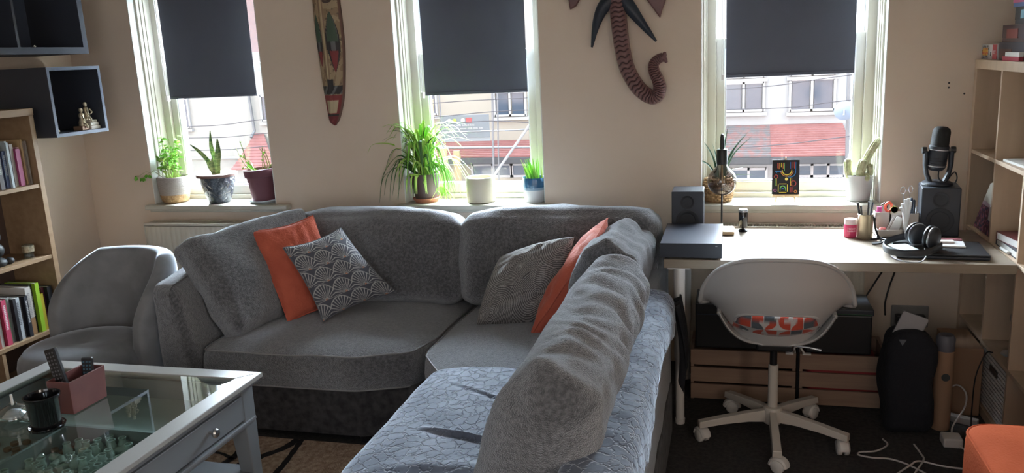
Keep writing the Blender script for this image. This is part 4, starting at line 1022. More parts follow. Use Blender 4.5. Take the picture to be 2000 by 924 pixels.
# ------------------------------------------------------------------ wall art
def lerp_path(P, t):
    k = t*(len(P)-1); i = min(int(k), len(P)-2); f = k-i; return [P[i][q]+(P[i+1][q]-P[i][q])*f for q in range(len(P[0]))]
mL = [(-2.129, 1.995), (-2.131, 1.918), (-2.131, 1.788), (-2.125, 1.63), (-2.115, 1.47), (-2.102, 1.334), (-2.093, 1.285), (-2.072, 1.262)]
mR = [(-1.972, 1.984), (-1.977, 1.908), (-1.973, 1.805), (-1.972, 1.676), (-1.982, 1.545), (-2.001, 1.412), (-2.036, 1.305), (-2.066, 1.262)]
mL = [(-2.07, 2.42), (-2.12, 2.2)]+mL; mR = [(-2.03, 2.42), (-1.975, 2.2)]+mR
mLs = spline([(a, 0, b) for a, b in mL], 10); mRs = spline([(a, 0, b) for a, b in mR], 10)
def maskcol(u, v, zz):
    """u across 0..1, zz height; y runs down the carving in units of its visible length"""
    x = u; y = (1.913-zz)/.651*246
    black, green, red, cream, grey = (.03, .027, .027), (.055, .085, .055), (.20, .035, .035), (.42, .34, .22), (.12, .12, .12)
    n = noise.noise(Vector((u*5, v*24, 2))); base = (.34, .25, .15) if n > -.15 else (.25, .17, .10)
    if noise.noise(Vector((u*12, v*60, 7))) > .40: base = (.13, .09, .06)
    if x < .035 or x > .95: return (.15, .08, .06)
    def leaf(cx, c0, c1, wd):
        if not c0 < y < c1: return None
        k = (y-c0)/(c1-c0); hw = wd*(math.sin(PI*k)**.75); d = abs(x-cx-.03*k)/max(hw, 1e-4)
        return d if d < 1 else None
    for cx, c0, c1, wd in ((.68, 22, 140, .22), (.16, 26, 128, .14)):
        d = leaf(cx, c0, c1, wd)
        if d is not None:
            if d > .84: return black
            if y > 98: return red if d < .70 else black
            if y > 80: return black if d > .35 else grey
            return green if d < .78 else grey
    if .30 < x < .50 and y < 152: return (.40, .30, .18) if abs(x-.40) < .06 else (.22, .14, .09)
    if y < -8 and y > -40 and .25 < x < .8: return black
    if 153 < y < 168 and .36 < x < .58: return black
    if 166 <= y < 183: return black if (x*2.6+y*.03) % 1 < .7 else grey
    if 184 <= y < 222:
        if .20 < x < .82 and 195 < y < 220: return cream
        return red
    if 222 <= y < 226: return black
    if y >= 226: return (.16, .03, .035)
    return base
def mask_P(u, v):
    a = mLs[min(int(v*(len(mLs)-1)), len(mLs)-1)]; i = v*(len(mLs)-1); i0 = min(int(i), len(mLs)-2); f = i-i0
    l = mLs[i0].lerp(mLs[i0+1], f); r = mRs[i0].lerp(mRs[i0+1], f); x = l.x+(r.x-l.x)*u; z = l.z+(r.z-l.z)*u
    d = .045*(max(0, 1-(2*u-1)**2))**.5*min(1, (1-v)*6+.2)
    if .34 < u < .52 and v < .85: d += .014*math.sin(PI*(u-.34)/.18)
    if .885 < v < .97: d += .008*math.sin(PI*(v-.885)/.085)*math.sin(PI*u)
    if .50 < v < .80 and .5 < u < .92: d -= .007*math.sin(PI*(v-.5)/.3)
    return (x, 4.062-d, z)
t = thing('tribal_mask', 'long carved wooden mask with red and green paint between left and middle windows', 'mask', (-2.05, 4.06, 1.26))
b = MB().grid(mask_P, 60, 300)
link('carved_face', b, 'paint', t, smooth=True, ang=80, paint=[maskcol(i/59, j/299, b.v[j*60+i][2]) for j in range(300) for i in range(60)])
link('back_board', MB().prism([(p.x, p.z) for p in mLs]+[(p.x, p.z) for p in mRs[::-1]], 4.058, 4.070, 'y'), plain('mask_edge', (.12, .07, .05), .7), t)
link('brow_ring', MB().tube([(-2.035+.030*math.cos(a), 4.018, 1.925+.022*math.sin(a)) for a in [2*PI*i/20 for i in range(21)]], .007, 8), plain('mask_brow', (.08, .05, .04), .6), t, smooth=True)

t = thing('elephant_head_carving', 'carved wooden elephant head with long curling trunk above the sofa end', 'wall carving', (-.52, 4.05, 1.35))
TR = [(-0.529, 1.90), (-0.526, 1.815), (-0.524, 1.757), (-0.518, 1.699), (-0.512, 1.64), (-0.504, 1.58), (-0.488, 1.508), (-0.464, 1.453), (-0.432, 1.404), (-0.396, 1.371), (-0.366, 1.358), (-0.345, 1.365), (-0.334, 1.386), (-0.332, 1.412), (-0.342, 1.442), (-0.354, 1.468), (-0.361, 1.495), (-0.357, 1.516), (-0.341, 1.532), (-0.322, 1.541), (-0.312, 1.545)]
tp = spline([(a, 0, b_) for a, b_ in TR], 26); n = len(tp)
def trunk_r(k): return .039 if k < .15 else (.039-.004*(k-.15)/.35 if k < .5 else .035-.014*(k-.5)/.5)
def trunk_P(u, v):
    i = min(int(v*(n-1)), n-1); p = tp[i]; tt = (tp[min(i+1, n-1)]-tp[max(i-1, 0)]).normalized(); sd = Vector((tt.z, 0, -tt.x))
    a = 2*PI*u; r = trunk_r(v)*(1.0+.0*v); ca, sa = math.cos(a), math.sin(a)
    arc = v*52; rib = abs(math.sin(PI*(arc+.16*math.sin(ca*PI*2)))); g = .0045*(1-rib)**2 if (abs(ca) < .82) else .0
    if v > .985: r *= .8
    return Vector((p.x, 4.020-.012*math.sin(PI*min(1, v*1.3)), p.z)) + sd*((r-.0)*ca) + Vector((0, -1, 0))*((r*.95-g*2)*sa)
b = MB().grid(trunk_P, 48, n, closeu=True)
cols = []
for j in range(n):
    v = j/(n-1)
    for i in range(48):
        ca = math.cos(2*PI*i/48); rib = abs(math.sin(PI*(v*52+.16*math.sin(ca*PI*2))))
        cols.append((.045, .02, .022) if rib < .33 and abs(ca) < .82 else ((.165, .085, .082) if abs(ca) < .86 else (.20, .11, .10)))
link('trunk', b, paint_mat('trunk_stain', .42), t, smooth=True, ang=80, paint=cols)
lip = MB(); 
lip.tube([(-.318, 4.01, 1.538), (-.308, 4.008, 1.552), (-.306, 4.008, 1.567)], [.014, .012, .006], 14); lip.tube([(-.318, 4.01, 1.543), (-.304, 4.01, 1.530), (-.298, 4.01, 1.516)], [.014, .011, .006], 14); lip.tube([(-.312, 4.01, 1.545), (-.303, 4.01, 1.543)], [.012, .004], 12)
link('trunk_tip', lip, 'trunk', t, smooth=True)
for nm, P in (('tusk', [(-0.538, 1.86), (-0.563, 1.818), (-0.594, 1.785), (-0.620, 1.734), (-0.639, 1.676), (-0.656, 1.605)]), ('tusk', [(-0.514, 1.86), (-0.491, 1.807), (-0.462, 1.771), (-0.427, 1.723), (-0.386, 1.668), (-0.348, 1.618)])):
    Q = spline([(a, 4.03-.025*math.sin(PI*i/5), b_) for i, (a, b_) in enumerate(P)], 8); m_ = len(Q)
    k0 = 1 if P[0][0] < -.52 else -1
    b = MB().tube(Q, [.034*(1-(i/(m_-1))**1.5)+.005 for i in range(m_)], 20)
    b.v = [(x, 4.06-(4.06-y)*.9, z) for x, y, z in b.v]
    link(nm, b, 'tusk', t, smooth=True)
for P in ([(-0.83, 2.05), (-0.80, 1.93), (-0.769, 1.868), (-0.764, 1.832), (-0.761, 1.808), (-0.758, 1.785), (-0.727, 1.803), (-0.711, 1.829), (-0.688, 1.862), (-.64, 2.0), (-.66, 2.15)],
          [(-0.45, 2.05), (-0.44, 1.89), (-0.422, 1.845), (-0.39, 1.808), (-0.364, 1.772), (-0.329, 1.722), (-0.321, 1.752), (-0.302, 1.803), (-0.281, 1.836), (-.24, 1.95), (-.25, 2.12)]):
    link('ear', MB().prism(P, 4.030, 4.052, 'y'), 'trunk', t, bevel=.007, seg=3)
link('head', MB().lathe([(0, 0), (.10, .02), (.15, .1), (.16, .22), (.12, .34), (0, .38)], (-.53, 4.02, 1.86), 32).xf(Matrix.Translation((0, 4.02, 0)) @ Matrix.Diagonal((1, .28, 1, 1)) @ Matrix.Translation((0, -4.02, 0))), 'trunk', t, smooth=True)

# ------------------------------------------------------------------ window sill plants
def pot_thing(name, label, c, prof, m, soil_r, soil_z, cat='potted plant', group=None, n=48, tilt_=None):
    t = thing(name, label, cat, c, group)
    b = MB().lathe(prof, c, n)
    if tilt_: b.xf(tilt_)
    link('pot', b, m, t, smooth=True, ang=50)
    if soil_r:
        s = MB().lathe([(0, soil_z), (soil_r, soil_z)], c, 28)
        if tilt_: s.xf(tilt_)
        link('soil', s, 'soil', t)
    return t
rnd = random.Random(5)
# bushy herb in a grey wicker pot
c = (-3.185, 4.13, SILL)
t = pot_thing('herb_plant', 'leafy green herb in a grey and straw wicker pot, leftmost on the sills', c,
    [(0, 0), (.062, 0), (.074, .012), (.088, .075), (.092, .15), (.088, .155), (.082, .15), (.08, .12), (0, .12)], 'potgrey', .08, .135)
link('pot_base_band', MB().lathe([(.0635, .001), (.0755, .012), (.0845, .048), (.083, .05), (.07, .012)], c, 48), 'straw', t, smooth=True)
def scatter_leaf(mb, p, d, ln, wd, seg=5, droop=.0, side=None):
    pts, ws = [], []
    d = Vector(d).normalized(); p = Vector(p)
    for i in range(seg):
        f = i/(seg-1); pts.append(p+d*ln*f+Vector((0, 0, -droop*f*f))); ws.append(max(.0004, wd*math.sin(PI*(.08+.9*f))**.8))
    mb.strip(pts, ws, side)
st, lf, yl = MB(), MB(), MB()
for k in range(34):
    a = rnd.uniform(0, 2*PI); r0 = rnd.uniform(0, .035); top = rnd.uniform(.11, .265)*(1 if k > 8 else .6); sp_ = rnd.uniform(.01, .06)
    p0 = Vector((c[0]+r0*math.cos(a), c[1]+r0*math.sin(a), SILL+.13)); p1 = p0+Vector((sp_*math.cos(a), sp_*math.sin(a)*.7, top))
    st.tube([p0, p0.lerp(p1, .5)+Vector((.004, 0, 0)), p1], .0012, 5)
    for q in range(8):
        f = rnd.uniform(.45, 1.02); pp = p0.lerp(p1, f); an = rnd.uniform(0, 2*PI)
        scatter_leaf(lf if rnd.random() < .8 else yl, pp, (math.cos(an), math.sin(an), rnd.uniform(-.1, .7)), rnd.uniform(.018, .034), rnd.uniform(.007, .012), 4, .006, Vector((rnd.uniform(-1, 1), rnd.uniform(-1, 1), rnd.uniform(-.5, .5))))
for k in range(40):
    a = rnd.uniform(0, 2*PI); p0 = Vector((c[0]+.03*math.cos(a), c[1]+.03*math.sin(a), SILL+.135)); scatter_leaf(yl, p0, (math.cos(a), math.sin(a), 1.6), rnd.uniform(.03, .06), .003, 4, .01)
for tgt in ((-3.335, 4.05, .985), (-3.36, 4.04, .995), (-3.30, 4.06, 1.0)):
    p0 = Vector((c[0]-.03, c[1]-.03, SILL+.14)); mid = p0.lerp(Vector(tgt), .5)+Vector((0, 0, .045)); st.tube(spline([p0, mid, tgt], 5), .0009, 5)
    for q in range(3): an = rnd.uniform(0, 6.28); scatter_leaf(plain_leaf := lf, tgt, (math.cos(an), .3*math.sin(an), rnd.uniform(-.9, .2)), .022, .010, 4, .004, Vector((0, .2, 1)))
st.tube(spline([(c[0]+.03, c[1], SILL+.14), (c[0]+.10, c[1]-.02, SILL+.16), (c[0]+.125, c[1]-.02, SILL+.30)], 6), .0009, 5)
link('stems', st, plain('stem_green', (.25, .30, .08), .6), t); link('foliage', lf, 'leaf', t); link('young_leaves', yl, 'leafy', t)

# snake plant
c = (-2.880, 4.12, SILL)
t = pot_thing('snake_plant', 'small snake plant in a dark glazed hammered pot', c,
    [(0, 0), (.058, 0), (.062, .006), (.078, .05), (.096, .118), (.098, .15), (.112, .154), (.114, .168), (.106, .172), (.100, .168), (.096, .15), (0, .15)], 'glaze', .097, .158)
link('pot_rim', MB().lathe([(.1145, .154), (.1155, .169), (.106, .1735), (.099, .169)], c, 48), plain('rim_brown', (.20, .12, .10), .4), t, smooth=True)
sn = MB(); sd = Vector((1, .25, 0))
def blade(pts, w0, side): 
    P = spline(pts, 5); n_ = len(P); sn.strip(P, [w0*(1-(abs(i/(n_-1)-.35)/.68)**2.2)+.0008 for i in range(n_)], side, .25)
b0 = SILL+.155
blade([(-2.885, 4.12, b0), (-2.92, 4.12, b0+.08), (-2.965, 4.11, b0+.14), (-3.015, 4.10, b0+.185)], .012, Vector((.6, .1, .6)))
blade([(-2.875, 4.13, b0), (-2.885, 4.13, b0+.09), (-2.90, 4.13, b0+.17), (-2.895, 4.13, b0+.26)], .013, sd)
blade([(-2.865, 4.11, b0), (-2.862, 4.11, b0+.07), (-2.845, 4.11, b0+.14), (-2.848, 4.12, b0+.215)], .019, sd)
blade([(-2.87, 4.09, b0), (-2.875, 4.08, b0+.05), (-2.868, 4.08, b0+.11)], .014, sd)
blade([(-2.88, 4.12, b0), (-2.90, 4.10, b0+.05), (-2.925, 4.10, b0+.105)], .012, sd)
link('leaves', sn, 'snake', t)

# straggly plant in a leaning plum pot
c = (-2.585, 4.125, SILL+.014)
tl = rot_about(c, ry=math.radians(-3))
t = pot_thing('straggly_plant', 'straggly plant in a plum plastic pot on a glass saucer', c,
    [(0, 0), (.068, 0), (.083, .135), (.093, .137), (.097, .178), (.092, .180), (.088, .15), (0, .15)], 'plum', .09, .158, tilt_=tl)
link('saucer', MB().lathe([(0, -.014), (.078, -.014), (.09, -.002), (.086, .004), (.07, -.006), (0, -.006)], c, 40), 'saucer', t, smooth=True)
st, lf = MB(), MB()
for P in ([(0, .16), (-.06, .19), (-.11, .24), (-.155, .315)], [(-.02, .16), (-.05, .20), (-.09, .23), (-.125, .27)], [(.0, .16), (.005, .22), (.0, .27)], [(.03, .16), (.03, .22), (.015, .27), (.02, .32)],
          [(.04, .16), (.05, .22), (.035, .28), (.045, .31)], [(.05, .16), (.085, .20), (.105, .25), (.10, .30)], [(-.03, .16), (-.08, .18), (-.12, .20)], [(.02, .16), (.045, .20), (.09, .22)], [(-.11, .24), (-.10, .30), (-.115, .35)], [(.04, .16), (.02, .25), (.0, .31)]):
    Q = spline([(c[0]+x+.0, c[1]+rnd.uniform(-.03, .03), SILL+z) for x, z in P], 5); st.tube(Q, [.0036*(1-.6*i/len(Q)) for i in range(len(Q))], 6)
    for k in range(2):
        p = Q[rnd.randint(len(Q)*2//3, len(Q)-1)]; an = rnd.uniform(0, 6.28); scatter_leaf(lf, p, (math.cos(an), .3, math.sin(an)), rnd.uniform(.012, .020), .005, 4, 0, Vector((rnd.uniform(-1, 1), 0, rnd.uniform(-1, 1))))
for P in ([(-.01, .155), (-.06, .20), (-.10, .235)], [(0, .155), (-.05, .185), (-.095, .215)], [(.03, .155), (.05, .20), (.10, .25)]):
    Q = spline([(c[0]+x, c[1], SILL+z) for x, z in P], 4); lf.strip(Q, [.006]*(len(Q)-1)+[.0006], Vector((0, .6, 1)))
link('stems', st, plain('stem_brown', (.22, .22, .08), .7), t); link('leaves', lf, 'leaf', t)

# spider plant
c = (-1.600, 4.13, SILL)
t = pot_thing('spider_plant', 'large arching spider plant in a dark brown pot on the middle sill', c,
    [(0, .02), (.058, .02), (.082, .145), (.084, .155), (.078, .155), (.075, .13), (0, .13)], plain('brown_pot', (.10, .065, .06), .5), .076, .14)
link('terracotta_saucer', MB().lathe([(0, 0), (.060, 0), (.075, .022), (.072, .026), (.058, .008), (0, .008)], c, 40), 'terracotta', t, smooth=True)
lf, lg, ld_ = MB(), MB(), MB()
for k in range(150):
    a = rnd.uniform(0, 2*PI); ca, sa = math.cos(a), math.sin(a)*.62; L = 0; up_ = rnd.uniform(.06, .30); out = rnd.uniform(.06, .235); 
    dr_ = rnd.uniform(.0, .24) if up_ < .2 else rnd.uniform(0, .08)
    p0 = Vector((c[0]+rnd.uniform(-.02, .02), c[1]+rnd.uniform(-.02, .02), SILL+.14))
    if sa > .3: out *= .5
    p1 = p0+Vector((ca*out*.35, sa*out*.35, up_*.75)); p2 = p0+Vector((ca*out*.9, sa*out*.8, up_)); p3 = p0+Vector((ca*out*1.35, sa*out*1.1, up_-dr_))
    P = spline([p0, p1, p2, p3], 5); n_ = len(P); P = [Vector((q.x, min(q.y, 4.215), max(q.z, SILL+.005))) for q in P]
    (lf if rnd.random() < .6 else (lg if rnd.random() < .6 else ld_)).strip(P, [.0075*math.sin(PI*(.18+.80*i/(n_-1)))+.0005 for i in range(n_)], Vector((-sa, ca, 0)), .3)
def runner(mb, pts, w_=.0055): P = spline(pts, 5); n_ = len(P); mb.strip(P, [w_*math.sin(PI*(.2+.78*i/(n_-1)))+.0004 for i in range(n_)], Vector((.3, 1, .4)), .3)
cx, zz = c[0], SILL
runner(lf, [(cx, 4.12, zz+.14), (cx-.10, 4.10, zz+.28), (cx-.16, 4.05, zz+.325), (cx-.24, 4.02, zz+.325), (cx-.27, 4.01, zz+.28)], .005)
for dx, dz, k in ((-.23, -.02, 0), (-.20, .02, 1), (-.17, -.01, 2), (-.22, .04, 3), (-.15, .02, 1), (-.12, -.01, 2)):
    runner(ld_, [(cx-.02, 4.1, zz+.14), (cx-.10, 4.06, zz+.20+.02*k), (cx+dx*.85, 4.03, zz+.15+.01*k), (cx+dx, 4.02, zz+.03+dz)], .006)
for k in range(16):
    e_ = rnd.uniform(.08, .20); runner(lg, [(cx+.02, 4.1, zz+.14), (cx+e_*.5, 4.06, zz+.21+rnd.uniform(-.02, .03)), (cx+e_*.9, 4.04, zz+.18), (cx+e_+rnd.uniform(-.01, .02), 4.03, zz+rnd.uniform(.0, .12))], .006)
for k in range(14):
    a = rnd.uniform(0, PI*2); q0 = Vector((cx+.125, 4.035, zz+.045)); runner(lf, [q0, q0+Vector((.03*math.cos(a), .01, .02+.03*abs(math.sin(a)))), q0+Vector((.07*math.cos(a), .0, -.02+.05*math.sin(a)))], .005)
runner(lf, [(cx+.02, 4.09, zz+.14), (cx+.10, 4.05, zz+.20), (cx+.125, 4.035, zz+.05)], .003)
for k in range(6):
    e_ = rnd.uniform(-.06, .07); runner(lf, [(cx+e_*.3, 4.07, zz+.15), (cx+e_, 4.03, zz+.15), (cx+e_*1.2, 4.02, zz+.06)], .008)
link('striped_leaves', lf, 'leafy', t); link('green_leaves', lg, 'leaf', t); link('deep_green_leaves', ld_, plain('leaf_deep', (.05, .13, .03), .5), t)  # the last set of blades is a deeper green

single('cream_planter', MB().lathe([(0, 0), (.072, 0), (.077, .004), (.078, .128), (.076, .134), (.071, .134), (.070, .128), (.068, .02), (0, .02)], (-1.285, 4.12, SILL), 56), 'cream', 'empty cream ceramic planter on the middle window sill', 'planter', (-1.285, 4.12, SILL), smooth=True, ang=45)

c = (-.990, 4.12, SILL)
t = pot_thing('aloe_plant', 'spiky green aloe in a blue and white dipped pot', c, [(0, 0), (.049, 0), (.053, .004), (.061, .075), (.0605, .075), (0, .07)], plain('glaze_white', (.62, .62, .62), .35), 0, 0)
link('pot_blue_half', MB().lathe([(.0605, .072), (.0645, .125), (.062, .13), (.057, .125), (.055, .10)], c, 48), mat('glaze_blue', (.02, .10, .20), .25, coat=.4), t, smooth=True, ang=50)
link('pot_fade_band', MB().lathe([(.0606, .066), (.0618, .080)], c, 48), plain('glaze_fade', (.22, .33, .42), .3), t, smooth=True)
link('soil', MB().lathe([(0, .118), (.058, .118)], c, 28), 'soil', t)
sp_m, sp_y = MB(), MB()
for k in range(34):
    a = rnd.uniform(0, 2*PI); r_ = rnd.uniform(0, .04); hgt = rnd.uniform(.05, .115); lean = rnd.uniform(0, .03)
    p0 = Vector((c[0]+r_*math.cos(a), c[1]+r_*math.sin(a), SILL+.115)); p1 = p0+Vector((lean*math.cos(a)-.012, lean*math.sin(a), hgt))
    (sp_m if k % 3 else sp_y).tube([p0, p0.lerp(p1, .6)+Vector((.002, 0, 0)), p1], [.0052, .0036, .0006], 6)
link('leaves', sp_m, 'leaf', t); link('light_leaves', sp_y, 'leafy', t)

# agave-like plant in a woven basket behind the bulb lamp
c = (-.060, 4.13, SILL)
bk = MB()
t = thing('agave_plant', 'dark spiky agave in a woven seagrass basket at the right window', 'potted plant', c)
for k in range(11):
    z = .005+k*.0105; r_ = .058+.012*math.sin(PI*k/11)
    bk.tube([(c[0]+(r_+.003*math.sin(22*a+PI*k))*math.cos(a), c[1]+(r_+.003*math.sin(22*a+PI*k))*math.sin(a), SILL+z) for a in [2*PI*i/120 for i in range(121)]], .0062, 6, cap=False)
bk.lathe([(0, 0), (.055, 0), (.060, .06), (.056, .118), (.05, .118), (.05, .08), (0, .08)], c, 40)
link('basket', bk, 'straw', t, smooth=True)
ag = MB()
for tx_, tz_, dy, w0 in ((-.115, .22, -.02, .010), (-.075, .30, .02, .009), (-.03, .28, .04, .009), (.045, .37, .02, .011), (.085, .27, -.02, .010), (.14, .345, -.03, .012), (.155, .32, -.02, .010), (.12, .17, -.03, .009), (.175, .13, -.02, .008), (.02, .22, -.03, .009), (.07, .20, .03, .009), (-.04, .16, .0, .009)):
    p0 = Vector((c[0]+.01*(tx_ > 0), c[1], SILL+.09)); p1 = Vector((c[0]+tx_, c[1]+dy, SILL+tz_)); mid = p0.lerp(p1, .5)+Vector((-.12*tx_, 0, .02))
    P = spline([p0, mid, p1], 6); n_ = len(P); ag.strip(P, [w0*(1-(i/(n_-1))**1.6)+.0004 for i in range(n_)], Vector((p1.z-p0.z, .3, -(p1.x-p0.x))), .35)
link('leaves', ag, 'leafdark', t)

# cactus
c = (.585, 4.13, SILL)
t = pot_thing('cactus', 'woolly pale cactus in a ribbed whitish pot at the right of the window', c, [(0, 0), (.047, 0), (.051, .004)]+[q for k in range(10) for q in ((.052+.0012*k, .012+k*.011), (.0508+.0012*k, .018+k*.011))]+[(.066, .124), (.063, .128), (.059, .124), (.058, .11), (0, .11)], 'pot_white', .058, .113)
cb = MB()
def arm_(pts, r_):
    P = spline(pts, 8); n_ = len(P); b = MB().tube(P, [r_*min(1, .55+2.5*i/n_)*math.sqrt(max(.03, 1-max(0, (i/(n_-1)-.82)/.18)**2)) for i in range(n_)], 40)
    out = []
    for j, p in enumerate(b.v):
        i, k = divmod(j, 40)
        if i < n_: q = P[i]; p = tuple(q[a]+(p[a]-q[a])*(1+.14*(k % 4 in (0, 1))-.04) for a in range(3))
        out.append(p)
    cb.add(out, b.f)
arm_([(.545, 4.11, SILL+.10), (.532, 4.11, SILL+.15), (.530, 4.11, SILL+.205)], .016)
arm_([(.588, 4.12, SILL+.10), (.598, 4.12, SILL+.16), (.628, 4.11, SILL+.235), (.662, 4.10, SILL+.30)], .0165)
arm_([(.592, 4.09, SILL+.10), (.585, 4.085, SILL+.15), (.597, 4.085, SILL+.205)], .0185)
arm_([(.618, 4.10, SILL+.10), (.630, 4.10, SILL+.14), (.626, 4.10, SILL+.18)], .013)
arm_([(.61, 4.085, SILL+.10), (.612, 4.08, SILL+.14)], .014)
link('cactus_arms', cb, 'cactus', t, smooth=True, ang=60)

# little canvas on an easel
t = thing('mini_easel', 'tiny wooden easel on the right window sill holding a black painting', 'easel', (.253, 4.10, SILL))
eb = MB()
for x in (.208, .298): eb.tube([(x, 4.075, SILL+.002), (x+(.253-x)*.5, 4.105, SILL+.16)], .0035, 4)
eb.tube([(.253, 4.17, SILL+.002), (.253, 4.108, SILL+.215)], .0035, 4)
link('legs', eb, 'woodlight', t)
link('ledge', MB().box(.192, .314, 4.070, 4.092, SILL+.030, SILL+.040), 'woodlight', t, bevel=.001)
NX, NZ = 150, 210
def canvas_col(u, v):
    black = (.008, .008, .012); x, y = u*1.25, (1-v)*1.6   # x 0..1.25, y from the top 0..1.6
    def arc(cx, cy, r, a0, a1, w=.022):
        d = math.hypot(x-cx, y-cy); a = math.degrees(math.atan2(y-cy, x-cx)) % 360
        return abs(d-r) < w and (a0 <= a <= a1 if a0 <= a1 else (a >= a0 or a <= a1))
    def seg(x0, y0, x1, y1, w=.018): return min(x0, x1)-w < x < max(x0, x1)+w and min(y0, y1)-w < y < max(y0, y1)+w
    Y, O, R, B, G, P_ = (.75, .60, .06), (.70, .25, .05), (.55, .06, .06), (.03, .20, .50), (.15, .45, .12), (.45, .12, .30)
    for xx, c_, y1 in ((.25, R, .38), (.32, O, .42), (.42, Y, .34), (.50, O, .40), (.56, G, .50)):
        if seg(xx, .15, xx, y1, .012): return c_
    for xx, c_, y1 in ((.84, B, .40), (.90, R, .44), (.96, O, .36), (1.02, R, .40), (1.08, B, .55)):
        if seg(xx, .12, xx, y1, .012): return c_
    if arc(.68, .48, .22, 0, 180): return Y
    if arc(.68, .48, .29, 10, 170, .014): return O
    if arc(.82, .55, .26, 0, 110, .016): return B
    if seg(.15, .52, .42, .54, .014) or arc(.30, .62, .10, 180, 320, .015): return B
    if math.hypot(x-.66, y-.90) < .072: return (.80, .65, .15)
    if arc(.18, .78, .08, 0, 360, .012): return R
    for xx, c_ in ((.14, G), (.20, Y), (.85, Y), (.91, O)):
        if seg(xx, .85, xx, 1.2, .012): return c_
    if arc(.98, 1.1, .12, 0, 360, .012): return R
    qx, qy = abs(x-.5), abs(y-1.32); d = max(qx, qy*1.05)
    if abs(d-.21) < .018 and not (qx > .17 and qy > .17): return Y
    if arc(.5, 1.34, .12, 180, 360, .022) or seg(.38, 1.34, .38, 1.42, .014) or seg(.62, 1.34, .62, 1.42, .014): return G
    if arc(.5, 1.38, .05, 180, 360, .012): return B
    if arc(.14, 1.42, .06, 0, 360, .012) or arc(1.08, 1.48, .055, 0, 360, .012): return P_ if x < .5 else O
    for xx in (.84, .90, .96):
        if seg(xx, 1.28, xx, 1.5, .010): return R
    return black
tc_ = thing('abstract_canvas', 'small black canvas painted with bright abstract lines, on the tiny easel', 'painting', (.253, 4.09, SILL+.04))
m = rot_about((.253, 4.08, SILL+.04), rx=math.radians(-7))
link('canvas_block', MB().box(.191, .315, 4.078, 4.091, SILL+.0405, SILL+.205).xf(m), 'black', tc_)
b = MB().grid(lambda u, v: (.191+.124*u, 4.0775, SILL+.0405+.1645*v), NX, NZ).xf(m)
link('painted_face', b, 'paint', tc_, paint=[canvas_col(i/(NX-1), j/(NZ-1)) for j in range(NZ) for i in range(NX)])

# ------------------------------------------------------------------ desk
DZ = .740
t = thing('desk', 'long pale wood desk on a white post leg under the right window', 'desk', (.38, 3.6, 0))
link('desktop', MB().box(-.262, 1.024, 3.292, 3.905, .704, DZ), 'birch', t, bevel=.0015)
for x, y in ((-.203, 3.345), (-.203, 3.85)):
    lg = link('leg', MB().cyl((x, y, .30), (x, y, .700), .0235), 'white', t, smooth=True)
    link('inner_tube', MB().cyl((x, y, .022), (x, y, .30), .0185), 'white', lg, smooth=True); link('foot', MB().lathe([(0, 0), (.02, 0), (.022, .022), (0, .022)], (x, y, 0)), 'white', lg, smooth=True)
    link('mounting_plate', MB().box(x-.045, x+.045, y-.045, y+.045, .698, .704), 'white', lg)

# ------------------------------------------------------------------ tall cube shelving on the right wall
t = thing('cube_bookcase', 'tall pale oak cube shelving against the right wall, beside the desk', 'bookcase', (1.22, 3.35, 0))
KX0, KX1, KY1 = 1.030, 1.420, 4.066
cell, ot, it = .335, .038, .016
KY0 = KY1-2*ot-4*cell-3*it; KH = 1.470
link('side_panel', MB().box(KX0, KX1, KY1-ot, KY1, 0, KH-ot), 'kallax', t, bevel=.0012)
link('side_panel', MB().box(KX0, KX1, KY0, KY0+ot, 0, KH-ot), 'kallax', t, bevel=.0012)
link('top_board', MB().box(KX0, KX1, KY0, KY1, KH-ot, KH), 'kallax', t, bevel=.0012)
link('bottom_board', MB().box(KX0, KX1, KY0+ot, KY1-ot, 0, ot), 'kallax', t, bevel=.0012)
ys = []
for k in range(1, 4):
    yb_ = KY1-ot-k*cell-(k-1)*it; ys.append(yb_); link('upright', MB().box(KX0+.002, KX1, yb_-it, yb_, ot, KH-ot), 'kallax', t)
for z in (.300, .722, 1.065): link('shelf', MB().box(KX0+.001, KX1, KY0+ot, KY1-ot, z, z+it), 'kallax', t, bevel=.001)
link('backing', MB().box(KX1-.003, KX1+.001, KY0+.01, KY1-.01, ot, KH-ot), plain('backing_taupe', (.20, .14, .11), .7), t)
hl = MB()
for y, z in ((4.000, 1.395), (3.985, 1.36)): hl.lathe([(.004, 0), (.004, .003)], (1.415, y, z), 10, 'x')
link('peg_holes', hl, 'black', t)

def game_box(label, x0, x1, y0, y1, z0, z1, col, lidcol=None, deco=None, rz=0):
    t = thing('game_box', label, 'box', ((x0+x1)/2, (y0+y1)/2, z0), 'game boxes on the cube shelving')
    m = rot_about(((x0+x1)/2, (y0+y1)/2, z0), rz=rz)
    k = 'gb_%.2f_%.2f_%.2f' % col
    link('box_base', MB().box(x0+.0015, x1-.0015, y0+.0015, y1-.0015, z0, z1-.012).xf(m), plain(k, col, .45), t)
    lc = lidcol or col; k2 = 'gb_%.2f_%.2f_%.2f' % lc
    link('lid', MB().box(x0, x1, y0, y1, z0+(z1-z0)*.25, z1).xf(m), plain(k2, lc, .45), t, bevel=.001)
    for dn, (ya, yb, za, zb, c_) in (deco or []):
        link(dn, MB().box(x0-.0012, x0+.001, ya, yb, za, zb).xf(m), plain('gb_%.2f_%.2f_%.2f' % c_, c_, .5), t)
    return t
gt = game_box('white and red game box with a small yellow picture, leftmost on the shelving top', 1.048, 1.30, 3.83, 4.045, 1.4705, 1.533, (.55, .52, .52), (.60, .57, .56),
    [('red_panel', (3.832, 3.888, 1.472, 1.532, (.42, .05, .06))), ('picture', (3.945, 4.035, 1.490, 1.525, (.50, .45, .48)))])
pic = MB(); cols_ = []
